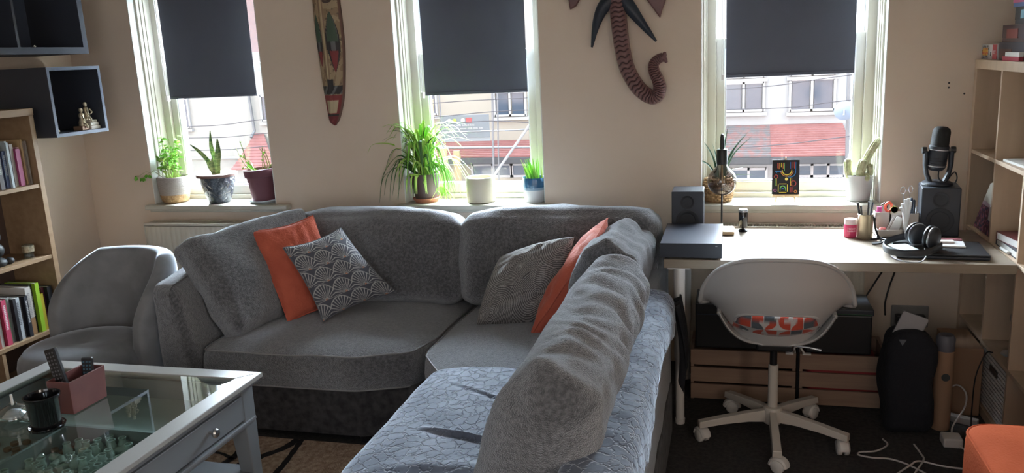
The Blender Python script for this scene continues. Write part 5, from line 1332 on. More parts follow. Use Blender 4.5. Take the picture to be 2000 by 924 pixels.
def pc(u, v):
    if .25 < v < .82 and abs(u-.5) < .42*(1-.5*abs(v-.5)): return (.62, .33, .05) if noise.noise(Vector((u*9, v*6, 1))) > -.15 else (.55, .12, .05)
    return (.10, .09, .10) if noise.noise(Vector((u*8, v*8, 4))) > .05 else (.42, .40, .42)
b = MB().grid(lambda u, v: (1.0462, 4.038-.098*u, 1.474+.055*v), 60, 36)
link('picture_print', b, 'paint', gt, paint=[pc(i/59, j/35) for j in range(36) for i in range(60)])
tw = MB(); 
for y_ in (3.874, 3.858): tw.box(1.0455, 1.0475, y_-.006, y_-.004, 1.494, 1.508); tw.box(1.0455, 1.0475, y_-.012, y_-.002, 1.506, 1.508); tw.box(1.0455, 1.0475, y_-.012, y_-.002, 1.494, 1.496)
link('red_panel_lettering', tw, 'paper', gt); 
link('small_mark', MB().box(1.0455, 1.0475, 3.905, 3.915, 1.485, 1.502), 'black', gt)
game_box('dark brown game box lying right of the white and red one', 1.050, 1.35, 3.47, 3.815, 1.4705, 1.541, (.035, .018, .018), (.028, .026, .04), [('label_panel', (3.65, 3.80, 1.478, 1.515, (.09, .035, .025)))])
game_box('maroon box with a brick red label, second in the stack of game boxes', 1.052, 1.35, 3.44, 3.792, 1.5415, 1.607, (.06, .028, .03), (.045, .022, .026), [('label_panel', (3.60, 3.735, 1.556, 1.592, (.20, .045, .035)))])
game_box('black box with a pale blue triangle, third in the stack of game boxes', 1.053, 1.33, 3.37, 3.655, 1.6075, 1.672, (.012, .014, .018), None, [('blue_panel', (3.55, 3.585, 1.628, 1.660, (.25, .50, .62)))])
game_box('pink and blue patterned box at the top of the game box stack', 1.053, 1.33, 3.38, 3.690, 1.6725, 1.735, (.10, .17, .38), (.50, .10, .20), [('pattern_panel', (3.45, 3.66, 1.70, 1.728, (.45, .42, .50)))])
t = thing('card_box', 'small white and red card box in front of the dark game boxes', 'box', (1.035, 3.60, KH))
link('red_tray', MB().box(1.032, 1.0485, 3.50, 3.70, 1.4705, 1.488), plain('gb_red', (.35, .03, .05), .4), t, bevel=.001); link('white_lid', MB().box(1.032, 1.0485, 3.50, 3.665, 1.488, 1.504), 'paper', t, bevel=.001)

# printed floral board leaning in the cell beside the desk
def flor(u, v):
    n1 = noise.noise(Vector((u*5, v*7, 3))); n2 = noise.noise(Vector((u*14, v*18, 9)))
    if v > .52+.05*n1: return (.62, .58, .50)
    if v > .45: return (.50, .38, .44)
    if n2 > .22: return (.33, .12, .20)
    if n1 > .05: return (.10, .035, .05)
    return (.05, .045, .10) if n2 < -.1 else (.20, .06, .09)
t = thing('floral_board', 'board printed cream above dark purple flowers, leaning in the shelving cell', 'board', (1.12, 3.86, DZ))
def fb_P(s):
    def P(u, v):
        yl = 3.775+.20*(1-v)**.9; yr = 3.698; z = .7455+.255*v
        if u > .6 and v > .85: z -= ((u-.6)/.4)**2*.035*((v-.85)/.15)
        return (1.047+.012*v+s, yr+(yl-yr)*u, z)
    return P
b = MB().grid(fb_P(0), 60, 110); c_ = [flor(i/59, j/109) for j in range(110) for i in range(60)]
link('print', b, 'paint', t, paint=c_); link('board_back', MB().add([fb_P(.012)(u, v) for u, v in ((0, 0), (1, 0), (1, 1), (0, 1))]+[fb_P(.0005)(u, v) for u, v in ((0, 0), (1, 0), (1, 1), (0, 1))], [(0, 1, 2, 3), (7, 6, 5, 4), (0, 4, 5, 1), (1, 5, 6, 2), (2, 6, 7, 3), (3, 7, 4, 0)]), 'paper', t)
t = thing('butterfly_card', 'pale card with two dark butterflies propped before the floral board', 'card', (1.06, 3.74, DZ))
m = rot_about((1.06, 3.76, DZ), rx=math.radians(12))
link('card_sheet', MB().box(1.050, 1.052, 3.715, 3.80, .748, .868).xf(m), plain('card_pale', (.55, .50, .50), .6), t)
bf = MB()
for y, z in ((3.735, .835), (3.782, .775)):
    for sx in (-1, 1): bf.lathe([(.0, 0), (.011, 0)], (0, 0, 0), 12).xf(Matrix.Identity(4))
    bf = bf
bf = MB()
for y, z in ((3.738, .838), (3.778, .778)):
    for dy, dz, r in ((-.008, .006, .010), (.008, .006, .010), (-.006, -.006, .007), (.006, -.006, .007)):
        bf.lathe([(0, 0), (r, 0)], (0, 0, 0), 12, 'x') if False else bf.add([(1.0492, y+dy+r*math.cos(a), z+dz+r*math.sin(a)) for a in [2*PI*i/12 for i in range(12)]], [tuple(range(12))])
link('butterfly_prints', bf.xf(m), plain('print_purple', (.06, .03, .06), .6), t)
t = thing('wooden_tray', 'thin wooden tray under the floral board in the shelving cell', 'tray', (1.15, 3.86, DZ))
link('tray_base', MB().box(1.04, 1.30, 3.71, 4.02, .7385, .7445), 'kallax', t)

def slab_book(nm, label, x0, x1, y0, y1, z0, z1, col, rz=0, group=None):
    t = thing(nm, label, 'book', ((x0+x1)/2, (y0+y1)/2, z0), group); m = rot_about(((x0+x1)/2, (y0+y1)/2, z0), rz=rz)
    c = MB(); c.box(x0, x1, y0, y1, z0, z0+.002); c.box(x0, x1, y0, y1, z1-.002, z1); c.box(x0, x1, y1-.002, y1, z0, z1)
    link('cover', c.xf(m), plain('sb_%.2f_%.2f_%.2f' % col, col, .4), t); link('pages', MB().box(x0+.003, x1-.003, y0+.004, y1-.002, z0+.002, z1-.002).xf(m), 'paper', t); return t
slab_book('book', 'dark glossy book under the red one in the near shelving cell', 1.045, 1.26, 3.36, 3.64, DZ-.001, .768, (.015, .02, .03), group='books lying in the shelving cell by the desk')
slab_book('book', 'dark red picture-covered book lying on top in the near shelving cell', 1.05, 1.25, 3.39, 3.62, .7685, .800, (.14, .03, .035), rz=.15, group='books lying in the shelving cell by the desk')
single('white_marker', MB().cyl((1.036, 3.54, .7465), (1.040, 3.46, .7465), .006), 'paper', 'white marker pen at the front edge of the shelving beside the desk', 'pen', (1.038, 3.5, DZ), smooth=True)
single('magazine', MB().box(1.05, 1.30, 3.38, 3.63, 1.0815, 1.0905).xf(rot_about((1.17, 3.5, 1.08), rz=.05)), 'paper', 'pale magazine lying on the middle shelf of the cube shelving', 'magazine', (1.17, 3.5, 1.0815))

# woven baskets and lamp low in the shelving
t = thing('white_basket', 'white woven basket low in the cube shelving near the orange pouffe', 'basket', (1.2, 3.51, .04))
wb = MB()
x0, x1, y0, y1, z0, z1 = 1.045, 1.36, 3.362, 3.67, .0385, .282
for s in range(14):
    z = z0+.010+s*.0175
    wb.tube([(x0+.004*math.sin(k*PI+s*PI), y0+(y1-y0)*k/22, z) for k in range(23)], .0075, 6)
    wb.tube([(x0+(x1-x0)*k/16, y0+.004*math.sin(k*PI+s*PI), z) for k in range(17)], .0075, 6)
wb.box(x0+.004, x1, y0+.004, y1-.004, z0, z0+.01); wb.box(x0+.006, x0+.012, y0, y1, z0, z1-.02); wb.box(x0, x1, y0+.006, y0+.012, z0, z1-.02); wb.box(x1-.006, x1, y0, y1, z0, z1-.01)
wb.box(x0, x1, y1-.008, y1, z0, z1-.01)
link('woven_body', wb, 'wicker', t, smooth=True)
link('handle_hole', MB().box(x0-.0095, x0-.006, 3.46, 3.56, .225, .25), 'black', t, bevel=.001)
t = thing('desk_mirror', 'small round mirror on a silver stand on the low shelf', 'mirror', (1.11, 3.50, .317))
link('stand', MB().lathe([(0, 0), (.055, 0), (.05, .006), (.012, .012), (.006, .02), (.006, .13), (0, .13)], (1.11, 3.50, .317), 28), 'silver', t, smooth=True)
link('mirror_disc', MB().lathe([(0, -.005), (.048, -.005), (.05, 0), (.048, .005), (0, .005)], (0, 0, 0), 36, 'y').xf(Matrix.Translation((1.11, 3.50, .49)) @ Euler((.2, 0, .7)).to_matrix().to_4x4()), 'silver', t, smooth=True)
single('cardboard_box', MB().box(.90, 1.022, 3.60, 3.86, 0, .30), 'cardboard', 'brown cardboard box on the floor against the cube shelving under the desk', 'box', (.96, 3.73, 0), bevel=.002)

# ------------------------------------------------------------------ on the desk
def speaker(c, w, h, d, label, rz=0):
    t = thing('desk_speaker', label, 'speaker', c, 'pair of black desk speakers'); m = rot_about(c, rz=rz); x, y, z = c
    link('cabinet', MB().box(x-w/2, x+w/2, y-d/2, y+d/2, z+.003, z+h).xf(m), 'blacksat', t, bevel=.005, seg=3)
    yf = y-d/2
    def ring(prof, cz, n=40): return MB().lathe([(r, 0) for r, _ in prof], (0, 0, 0), n)
    wf = MB().lathe([(w*.36, -.0008), (w*.36, -.004), (w*.33, -.0055), (w*.30, -.003), (w*.27, -.004), (w*.24, -.001), (w*.09, .012), (w*.085, .006), (w*.05, .001), (0, 0)], (x, yf, z+h*.34), 48, 'y')
    link('woofer', wf.xf(m), 'cone', t, smooth=True, ang=60)
    tw_ = MB().lathe([(w*.22, -.0008), (w*.22, -.003), (w*.17, -.003), (w*.10, .006), (w*.06, .004), (0, 0)], (x, yf, z+h*.76), 40, 'y')
    link('tweeter', tw_.xf(m), 'cone', t, smooth=True, ang=60)
    ft = MB()
    for a in (-1, 1):
        for b_ in (-1, 1): ft.cyl((x+a*w*.38, y+b_*d*.38, z), (x+a*w*.38, y+b_*d*.38, z+.004), .008)
    link('rubber_feet', ft.xf(m), 'black', t)
    return t
speaker((-.190, 3.815, DZ), .142, .205, .15, 'black desk speaker behind the amplifier box at the left end of the desk')
speaker((.868, 3.835, DZ), .150, .212, .16, 'black desk speaker under the microphone at the right end of the desk', rz=math.radians(-6))
t = thing('amplifier', 'flat dark blue-grey amplifier box on the left end of the desk', 'amplifier', (-.155, 3.50, DZ))
link('casing', MB().box(-.278, -.034, 3.306, 3.70, DZ+.006, DZ+.066), 'amp', t, bevel=.002)
link('front_panel', MB().box(-.280, -.032, 3.302, 3.306, DZ+.006, DZ+.066), 'blacksat', t, bevel=.001)
ft = MB()
for x in (-.25, -.06):
    for y in (3.33, 3.66): ft.cyl((x, y, DZ), (x, y, DZ+.007), .012)
link('rubber_feet', ft, 'black', t)
link('logo', MB().box(-.058, -.050, 3.3, 3.3022, DZ+.054, DZ+.056), 'silver', t)

# bulb lamp
lx, ly = -.040, 3.85
t = thing('bulb_lamp', 'table lamp with a big smoked globe bulb on a thin black stem', 'lamp', (lx, ly, DZ))
link('wooden_base', MB().box(-.075, .018, 3.745, 3.88, DZ, DZ+.020), 'woodlight', t, bevel=.012, seg=4)
link('stem', MB().cyl((lx, 3.86, DZ+.02), (lx, 3.86, DZ+.20), .0042), 'black', t, smooth=True)
link('stem', MB().tube([(lx, 3.91, DZ+.02), (lx, 3.91, 1.20), (lx, 3.905, 1.215), (lx, 3.85, 1.215), (lx, 3.85, 1.19)], .0042), 'black', t, smooth=True) if False else None
link('socket', MB().lathe([(0, 0), (.024, 0), (.0245, .004), (.0245, .066), (.022, .070), (.010, .072), (.010, .105), (.0085, .125), (.006, .138), (0, .140)], (lx, ly, 1.052), 36), 'black', t, smooth=True, ang=45)
gl = [(.0, 0)]+[(.066*math.sin(a), .066-.066*math.cos(a)) for a in [PI*i/24 for i in range(1, 19)]]+[(.030, .128), (.023, .140), (.020, .148)]
link('globe_bulb', MB().lathe(gl, (lx, ly, .908), 56), 'bulb', t, smooth=True, ang=80)
fl = MB()
fl.tube([(lx, ly, .965), (lx, ly, 1.05)], .005, 10)
fl.tube([(lx+.026*math.cos(a*1.0)*math.sin(a*.35+.3), ly+.02*math.sin(a*1.3), .975+.020*math.sin(a*2.1)) for a in [i*.12 for i in range(90)]], .0008, 4, cap=False)
link('filament', fl, 'brass', t, smooth=True)
link('stem', MB().tube([(lx, ly, DZ+.02), (lx, ly, .909)], .0042), 'black', t, smooth=True)

t = thing('webcam', 'small black cylinder camera on a round foot near the window edge of the desk', 'camera', (.056, 3.845, DZ))
link('foot', MB().lathe([(0, 0), (.020, 0), (.022, .004), (.016, .010), (.005, .013), (.005, .022), (0, .022)], (.056, 3.845, DZ), 32), 'black', t, smooth=True)
link('barrel', MB().lathe([(0, 0), (.018, 0), (.020, .003), (.0205, .078), (.018, .082), (0, .082)], (.056, 3.845, DZ+.020), 36), 'blackgloss', t, smooth=True, ang=45)
link('silver_rim', MB().lathe([(.0208, .072), (.0211, .078), (.0185, .083)], (.056, 3.845, DZ+.020), 36), 'silver', t, smooth=True)

# pink pot with white lid
t = thing('pink_tub', 'small bright pink tub with a white lid on the desk', 'tub', (.506, 3.75, DZ))
link('tub_body', MB().lathe([(0, 0), (.025, 0), (.0275, .004), (.0275, .052), (.025, .057), (0, .057)], (.506, 3.75, DZ), 40), plain('gum_pink', (.60, .05, .14), .35), t, smooth=True, ang=50)
link('lid', MB().lathe([(.0, .057), (.0255, .057), (.026, .060), (.026, .076), (.0245, .080), (0, .080)], (.506, 3.75, DZ), 40), plain('gum_lid', (.72, .58, .58), .4), t, smooth=True, ang=50)
lb = MB()
for r_, zz in enumerate((.040, .030)):
    for k in range(7):
        a = math.radians(-118+k*10); lb.box(-.0011, .0011, -.0006, .0006, -.003, .003+.001*(k % 3 == 0)).v
        n0 = len(lb.v)-8; mm = Matrix.Translation((.506+.0279*math.cos(a), 3.75+.0279*math.sin(a), DZ+zz)) @ Euler((0, 0, a+PI/2)).to_matrix().to_4x4()
        for q in range(n0, n0+8): lb.v[q] = tuple(mm @ Vector(lb.v[q]))
link('label_lettering', lb, plain('gum_text', (.85, .6, .65), .5), t)

# pen pot
t = thing('pen_pot', 'steel pen pot beside the pink tub', 'pen pot', (.562, 3.725, DZ))
link('pot_body', MB().lathe([(0, 0), (.029, 0), (.031, .003), (.031, .102), (.0335, .105), (.0315, .107), (.029, .104), (.029, .006), (0, .006)], (.562, 3.725, DZ), 40), mat('pot_champagne', (.55, .47, .34), .3, .7), t, smooth=True, ang=50)
for i, (dx, dy, ex, ey, h_, r_, cn, lab) in enumerate(((-.012, .0, -.035, .0, .155, .0055, 'black', 'thick black marker leaning left in the pen pot'), (-.004, .005, -.020, .01, .140, .0045, 'black', 'short black pen in the middle of the pen pot'),
        (.010, .0, .009, .0, .160, .0045, 'black', 'upright black pen in the pen pot'), (.014, .008, .020, .012, .170, .004, 'clearglass', 'clear plastic pen in the pen pot'), (.016, -.006, .024, -.006, .158, .0045, 'amp', 'navy pen at the right of the pen pot'))):
    t = thing('pen', lab, 'pen', (.562+dx, 3.725+dy, DZ+.008), 'pens in the steel pot')
    p0 = Vector((.562+dx*.6, 3.725+dy, DZ+.008)); p1 = Vector((.562+ex, 3.725+ey, DZ+h_)); link('barrel', MB().cyl(p0, p1, r_, r_*.8, 12), cn, t, smooth=True)
    link('clip', MB().cyl(p1+Vector((r_, -.001, -.03)), p1+Vector((r_, -.001, 0)), .001, n=6), 'silver', t)

# organiser caddy
t = thing('desk_caddy', 'stone coloured desk caddy with tall and low compartments', 'organiser', (.70, 3.78, DZ))
OC = plain('caddy_stone', (.42, .38, .34), .5)
def open_box(x0, x1, y0, y1, z0, z1, th=.003): b = MB(); b.box(x0, x1, y0, y1, z0, z0+th); b.box(x0, x0+th, y0, y1, z0, z1); b.box(x1-th, x1, y0, y1, z0, z1); b.box(x0, x1, y0, y0+th, z0, z1); b.box(x0, x1, y1-th, y1, z0, z1); return b
link('low_tray', open_box(.612, .715, 3.735, 3.80, DZ, DZ+.034), OC, t)
link('tall_compartment', open_box(.612, .672, 3.80, 3.86, DZ, DZ+.098), OC, t)
link('tall_compartment', open_box(.716, .776, 3.74, 3.80, DZ, DZ+.105), OC, t)
link('tall_compartment', open_box(.673, .776, 3.801, 3.86, DZ, DZ+.09), OC, t)
def small(nm, label, cat, mb, m, c, group=None, **k): return single(nm, mb, m, label, cat, c, group, **k)
small('orange_scissors_handle', 'orange scissors handles sticking out of the desk caddy', 'scissors', MB().tube([(.668+.013*math.cos(a), 3.825, DZ+.118+.020*math.sin(a)) for a in [2*PI*i/24 for i in range(25)]], .0055, 8), plain('sc_orange', (.75, .10, .05), .4), (.668, 3.825, DZ+.09), smooth=True).name
bpy.data.objects['orange_scissors_handle'].name = 'scissors'
small('sticky_tape', 'yellow-green roll in front of the orange scissors in the caddy', 'tape', MB().lathe([(.014, -.005), (.014, .005), (.009, .005), (.009, -.005), (.014, -.005)], (.690, 3.818, DZ+.108), 24, 'y'), plain('tape_yellow', (.62, .60, .12), .4), (.69, 3.818, DZ+.094))
small('glue_stick', 'pink glue stick in the far left of the desk caddy', 'glue stick', MB().cyl((.632, 3.83, DZ+.006), (.632, 3.83, DZ+.118), .010), plain('glue_pink', (.50, .06, .22), .4), (.632, 3.83, DZ), smooth=True)
small('black_clip', 'black clip on the rim of the desk caddy', 'clip', MB().tube([(.640, 3.835, DZ+.125), (.652, 3.835, DZ+.134), (.664, 3.832, DZ+.120), (.656, 3.83, DZ+.102)], .004, 8), 'black', (.65, 3.83, DZ+.10), smooth=True)
fm = MB()
for k, (dx, h_) in enumerate(((-.018, .150), (-.006, .168), (.006, .172), (.016, .160))):
    fm.tube([(.722, 3.735, DZ+.02), (.724+dx*.3, 3.734, DZ+.09), (.722+dx, 3.734, DZ+h_)], [.0045, .0075, .0055], 8)
fm.tube([(.722, 3.735, DZ+.095), (.704, 3.733, DZ+.125), (.696, 3.733, DZ+.132)], [.006, .005, .004], 8)
small('cable_tie_bundle', 'white hand-shaped bundle of plastic ties clipped on the caddy', 'plastic ties', fm, plain('tie_white', (.78, .80, .82), .35), (.722, 3.735, DZ+.012), smooth=True)
small('reading_glasses', 'clear-rimmed glasses hooked upright behind the white ties', 'glasses', MB().tube([(.718+.010*math.cos(a), 3.80, DZ+.195+.016*math.sin(a)) for a in [2*PI*i/20 for i in range(21)]], .0014, 6).tube([(.748+.008*math.cos(a), 3.80, DZ+.200+.016*math.sin(a)) for a in [2*PI*i/20 for i in range(21)]], .0014, 6).tube([(.720, 3.80, DZ+.18), (.735, 3.80, DZ+.02)], .0012, 5).tube([(.746, 3.80, DZ+.185), (.74, 3.80, DZ+.02)], .0012, 5).tube([(.728, 3.80, DZ+.195), (.740, 3.80, DZ+.198)], .0012, 5), 'silver', (.73, 3.80, DZ+.01), smooth=True)
for i, (x, h_, cn) in enumerate(((.735, .155, 'blacksat'), (.748, .168, 'amp'), (.758, .160, 'blacksat'), (.767, .130, 'silver'), (.742, .125, 'amp'))):
    lab = ['black grip pen nearest the white ties in the tall caddy', 'tall navy pen in the tall caddy compartment', 'black pen second from the speaker in the tall caddy', 'silver pen next to the speaker in the tall caddy', 'short navy cap between the pens in the tall caddy'][i]
    small('pen', lab, 'pen', MB().tube([(x, 3.772, DZ+.006), (x, 3.770, DZ+h_-.004), (x, 3.770, DZ+h_)], [.0055, .0055, .003], 12), cn, (x, 3.77, DZ+.004), 'pens in the tall caddy compartment', smooth=True)
small('eraser', 'small red eraser in the low caddy tray', 'eraser', MB().box(.622, .650, 3.745, 3.76, DZ+.003, DZ+.040), plain('eraser_red', (.50, .07, .06), .5), (.635, 3.75, DZ+.003), bevel=.004)
small('sticky_notes', 'cream folded note standing in the low caddy tray', 'note', MB().box(.655, .69, 3.775, 3.779, DZ+.004, DZ+.09).xf(rot_about((.67, 3.777, DZ), ry=.45)), 'paper', (.67, 3.777, DZ+.003))
small('tape_strip', 'white narrow stick leaning in the low caddy tray', 'stick', MB().box(.640, .648, 3.766, 3.769, DZ+.004, DZ+.095).xf(rot_about((.644, 3.768, DZ), ry=.42)), 'white', (.65, 3.767, DZ+.003))
small('battery', 'dark battery lying in the low caddy tray', 'battery', MB().cyl((.665, 3.75, DZ+.013), (.705, 3.752, DZ+.013), .009), 'amp', (.685, 3.75, DZ+.004), smooth=True)

# microphone on the right speaker
mc = Vector((.858, 3.845, DZ+.212))
t = thing('desk_microphone', 'black studio microphone on its U-shaped stand, on top of the right speaker', 'microphone', mc)
link('round_base', MB().lathe([(0, 0), (.062, 0), (.064, .004), (.062, .010), (.052, .016), (0, .018)], mc, 48), 'blacksat', t, smooth=True, ang=40)
for s in (-1, 1):
    b = MB().tube([mc+Vector((s*.030, 0, .015)), mc+Vector((s*.044, 0, .05)), mc+Vector((s*.050, 0, .09)), mc+Vector((s*.049, 0, .145))], [.012, .010, .010, .012], 10)
    b.v = [(x, mc.y+(y-mc.y)*1.5, z) for x, y, z in b.v]; link('yoke_arm', b, 'blacksat', t, smooth=True)
    link('pivot_knob', MB().lathe([(.014, -.009), (.015, 0), (.014, .009)], mc+Vector((s*.056, 0, .150)), 24, 'x'), 'black', t, smooth=True)
bo = mc+Vector((0, 0, .062)); mt = rot_about(mc+Vector((0, 0, .15)), ry=math.radians(5))
link('mic_body', MB().lathe([(0, 0), (.024, 0), (.034, .010), (.037, .018), (.038, .085), (.040, .087), (.040, .104), (.038, .106)], bo, 48).xf(mt), 'blacksat', t, smooth=True, ang=40)
link('silver_rings', MB().lathe([(.0405, .088), (.0410, .090), (.0405, .092)], bo, 48).lathe([(.0385, .018), (.0392, .020), (.0385, .022)], bo, 48).xf(mt), 'silver', t, smooth=True)
link('grille', MB().lathe([(.038, .106), (.036, .110), (.0355, .165), (.032, .178), (.020, .187), (0, .189)], bo, 48).xf(mt), mat('mic_mesh', (.012, .012, .013), .6, bump=1.0, bscale=700, bdist=.003), t, smooth=True, ang=60)
link('body_ribs', MB().lathe([(.0382, .03), (.0388, .031), (.0382, .032)], bo, 40).lathe([(.0382, .042), (.0388, .043), (.0382, .044)], bo, 40).lathe([(.0382, .054), (.0388, .055), (.0382, .056)], bo, 40).xf(mt), 'black', t, smooth=True)
link('cable', MB().tube(spline([mc+Vector((.0, -.02, .065)), mc+Vector((-.004, -.05, .035)), mc+Vector((.02, -.055, .02)), mc+Vector((.05, -.03, .05)), mc+Vector((.075, .02, .05)), mc+Vector((.085, .03, .02)), mc+Vector((.074, .05, -.02))], 8), .0028, 8), 'bcable', t, smooth=True)

# laptop with things on it
t = thing('laptop', 'closed black laptop lying on the desk in front of the right speaker', 'laptop', (.77, 3.45, DZ))
m = rot_about((.80, 3.47, DZ), rz=math.radians(-5))
link('laptop_base', MB().box(.635, .958, 3.355, 3.60, DZ+.002, DZ+.014).xf(m), 'blacksat', t, bevel=.004); link('laptop_lid', MB().box(.635, .958, 3.355, 3.60, DZ+.0145, DZ+.021).xf(m), 'black', t, bevel=.003)
LZ = DZ+.0212
single('flat_gadget', MB().box(.775, .90, 3.47, 3.565, LZ, LZ+.008).xf(rot_about((.84, 3.52, LZ), rz=-.15)), plain('phone_white', (.62, .60, .60), .25), 'white tablet-like gadget on the closed laptop', 'gadget', (.84, 3.52, LZ), bevel=.004)
single('notebook', MB().box(.775, .905, 3.575, 3.60, LZ, LZ+.010), plain('nb_maroon', (.22, .06, .07), .5), 'thin maroon notebook behind the white gadget on the laptop', 'notebook', (.84, 3.59, LZ))
single('pale_card', MB().box(.795, .862, 3.512, 3.545, LZ+.0082, LZ+.0165), plain('cr_pale', (.70, .62, .60), .4), 'small pale card on top of the white gadget on the laptop', 'card', (.83, 3.53, LZ+.008), bevel=.001)
single('notepad', MB().box(.625, .70, 3.40, 3.50, LZ, LZ+.006).xf(rot_about((.66, 3.45, LZ), rz=.3)), plain('pad_blue', (.52, .58, .60), .6), 'pale blue notepad inside the headphone loop', 'notepad', (.66, 3.45, LZ))

# headphones
t = thing('headphones', 'grey over-ear headphones lying on the laptop corner', 'headphones', (.68, 3.42, DZ))
HB = plain('headphone_grey', (.035, .037, .042), .5)
hb = spline([(.752, 3.545, DZ+.055), (.68, 3.575, DZ+.040), (.615, 3.52, DZ+.032), (.590, 3.43, DZ+.030), (.605, 3.36, DZ+.030), (.66, 3.315, DZ+.032), (.73, 3.325, DZ+.038), (.785, 3.38, DZ+.050)], 8)
b = MB(); vs = []; 
for i, p in enumerate(hb):
    tt = (hb[min(i+1, len(hb)-1)]-hb[max(i-1, 0)]).normalized(); nn = Vector((tt.y, -tt.x, 0))
    for a in range(12): an = 2*PI*a/12; vs.append(p+nn*(.0045*math.cos(an))+Vector((0, 0, .014*math.sin(an))))
fs = [(i*12+a, i*12+(a+1) % 12, (i+1)*12+(a+1) % 12, (i+1)*12+a) for i in range(len(hb)-1) for a in range(12)]
link('headband', b.add(vs, fs), HB, t, smooth=True, ang=70)
for c0, rz, ry in ((Vector((.722, 3.50, DZ+.070)), .5, .15), (Vector((.765, 3.445, DZ+.068)), .9, .05)):
    m = Matrix.Translation(c0) @ Euler((0.1, ry, rz)).to_matrix().to_4x4()
    link('ear_cup', MB().lathe([(0, -.022), (.030, -.021), (.040, -.014), (.043, -.004), (.042, .002)], (0, 0, 0), 40, 'y').xf(m), HB, t, smooth=True, ang=60)
    link('ear_pad', MB().lathe([(.042, .002), (.046, .008), (.044, .017), (.034, .020), (.026, .015), (.024, .006), (0, .004)], (0, 0, 0), 40, 'y').xf(m), 'black', t, smooth=True, ang=70)
    link('cup_ring', MB().lathe([(.0435, -.006), (.045, -.002), (.0435, .001)], (0, 0, 0), 40, 'y').xf(m), 'silver', t, smooth=True)
single('headphone_cable', MB().tube(spline([(.735, 3.42, DZ+.03), (.725, 3.34, DZ+.02), (.70, 3.305, DZ+.004), (.655, 3.30, DZ+.0035), (.62, 3.34, DZ+.004), (.61, 3.39, DZ+.004)], 8), .0026, 8), plain('cable_grey', (.42, .43, .44), .4), 'grey cable looping off the headphones on the desk', 'cable', (.68, 3.33, DZ), smooth=True)
single('black_cable_tangle', MB().tube(spline([(.59, 3.70, DZ+.10), (.60, 3.69, DZ+.04), (.615, 3.66, DZ+.004), (.60, 3.62, DZ+.004), (.575, 3.60, DZ+.004), (.60, 3.575, DZ+.012), (.63, 3.60, DZ+.02), (.66, 3.64, DZ+.004), (.62, 3.70, DZ+.004), (.58, 3.685, DZ+.004)], 8), .004, 8), 'bcable', 'black cable bundle beside the pen pot', 'cable', (.6, 3.65, DZ), smooth=True)

# ------------------------------------------------------------------ desk chair
cc = Vector((.172, 3.262, 0))
t = thing('swivel_chair', 'white plastic swivel chair with an oval slot in its back', 'chair', cc)
for k, a in enumerate((-89, -23.5, 52, 126, 196)):
    a = math.radians(a); d = Vector((math.cos(a), math.sin(a), 0)); s = Vector((-d.y, d.x, 0)); b = MB(); vs = []
    for r_, w_, zt, zb_ in ((.030, .016, .128, .078), (.10, .0165, .122, .083), (.20, .0175, .108, .078), (.300, .0185, .092, .066), (.302, .0185, .088, .064)):
        p = cc+d*r_; vs += [p-s*w_+Vector((0, 0, zb_)), p+s*w_+Vector((0, 0, zb_)), p+s*w_*.85+Vector((0, 0, zt)), p-s*w_*.85+Vector((0, 0, zt))]
    fs = [(i*4+q, i*4+(q+1) % 4, (i+1)*4+(q+1) % 4, (i+1)*4+q) for i in range(4) for q in range(4)]+[(3, 2, 1, 0), (16, 17, 18, 19)]
    lg = link('base_arm', b.add(vs, fs), 'chairmetal', t, bevel=.003)
    e_ = cc+d*.283; w = MB(); an = a+1.1+k
    m = Matrix.Translation((e_.x, e_.y, 0)) @ Euler((0, 0, an)).to_matrix().to_4x4()
    for q in (-1, 1): w.lathe([(0, q*.005), (.024, q*.005), (.026, q*.008), (.026, q*.019), (.022, q*.023), (0, q*.024)][::q], (.008, 0, .026), 28, 'y')
    w.box(-.004, .02, -.006, .006, .02, .05)
    link('castor', w.xf(m), 'white', lg, smooth=True, ang=45)
    hd = MB(); hd.tube([(.008+.030*math.cos(x_), 0, .028+.028*math.sin(x_)) for x_ in [PI*i/12 for i in range(13)]], .010, 8); hd.v = [(x, y*2.2, z) for x, y, z in hd.v]
    link('castor_hood', hd.xf(m), 'white', lg, smooth=True)
link('base_hub', MB().lathe([(0, .070), (.034, .070), (.038, .080), (.038, .128), (.033, .138), (.022, .142), (0, .142)], cc, 40), 'chairmetal', t, smooth=True, ang=40)
link('column', MB().lathe([(.0195, .140), (.0195, .318), (.017, .320), (0, .320)], cc, 32), 'chairmetal', t, smooth=True, ang=40)
link('gas_lift', MB().cyl(cc+Vector((0, 0, .31)), cc+Vector((0, 0, .42)), .0145), 'black', t, smooth=True)
link('mechanism', MB().box(cc.x-.07, cc.x+.07, cc.y-.09, cc.y+.11, .405, .435), 'black', t, bevel=.008)
link('height_lever', MB().tube([cc+Vector((.05, -.02, .41)), cc+Vector((.13, -.03, .408)), cc+Vector((.175, -.035, .400))], [.004, .004, .006]), 'silver', t, smooth=True)
# shell: one surface swept from the seat up into the wrapped back; u goes round, v goes up
HOLE = (0.0, .550, .150, .047)       # centre x, z and half sizes of the oval slot
def shell_pt(ax, s):
    """ax: -1..1 across, s: 0 seat front .. 1 back top"""
    a = abs(ax)
    if s < .40:
        k = s/.40; y = .24-.38*k; wd = .205+.007*k; x = ax*wd*1.0
        z = .452-.016*math.sin(PI*k)+(.05+.07*k)*a**4; return Vector((x, y, z))
    k = (s-.40)/.60
    ztop = .602+.216*max(0, 1-a**2.9)**.62; zb0 = .452+.12*a**4
    z = zb0+(ztop-zb0)*(1-(1-k)**1.35)
    y0 = -.14-.085*math.sin(min(1, k*1.7)*PI/2)-.035*k
    wd = .212+.074*math.sin(PI/2*min(1, k*1.7))
    return Vector((ax*wd, y0+.19*a**2.4, z))
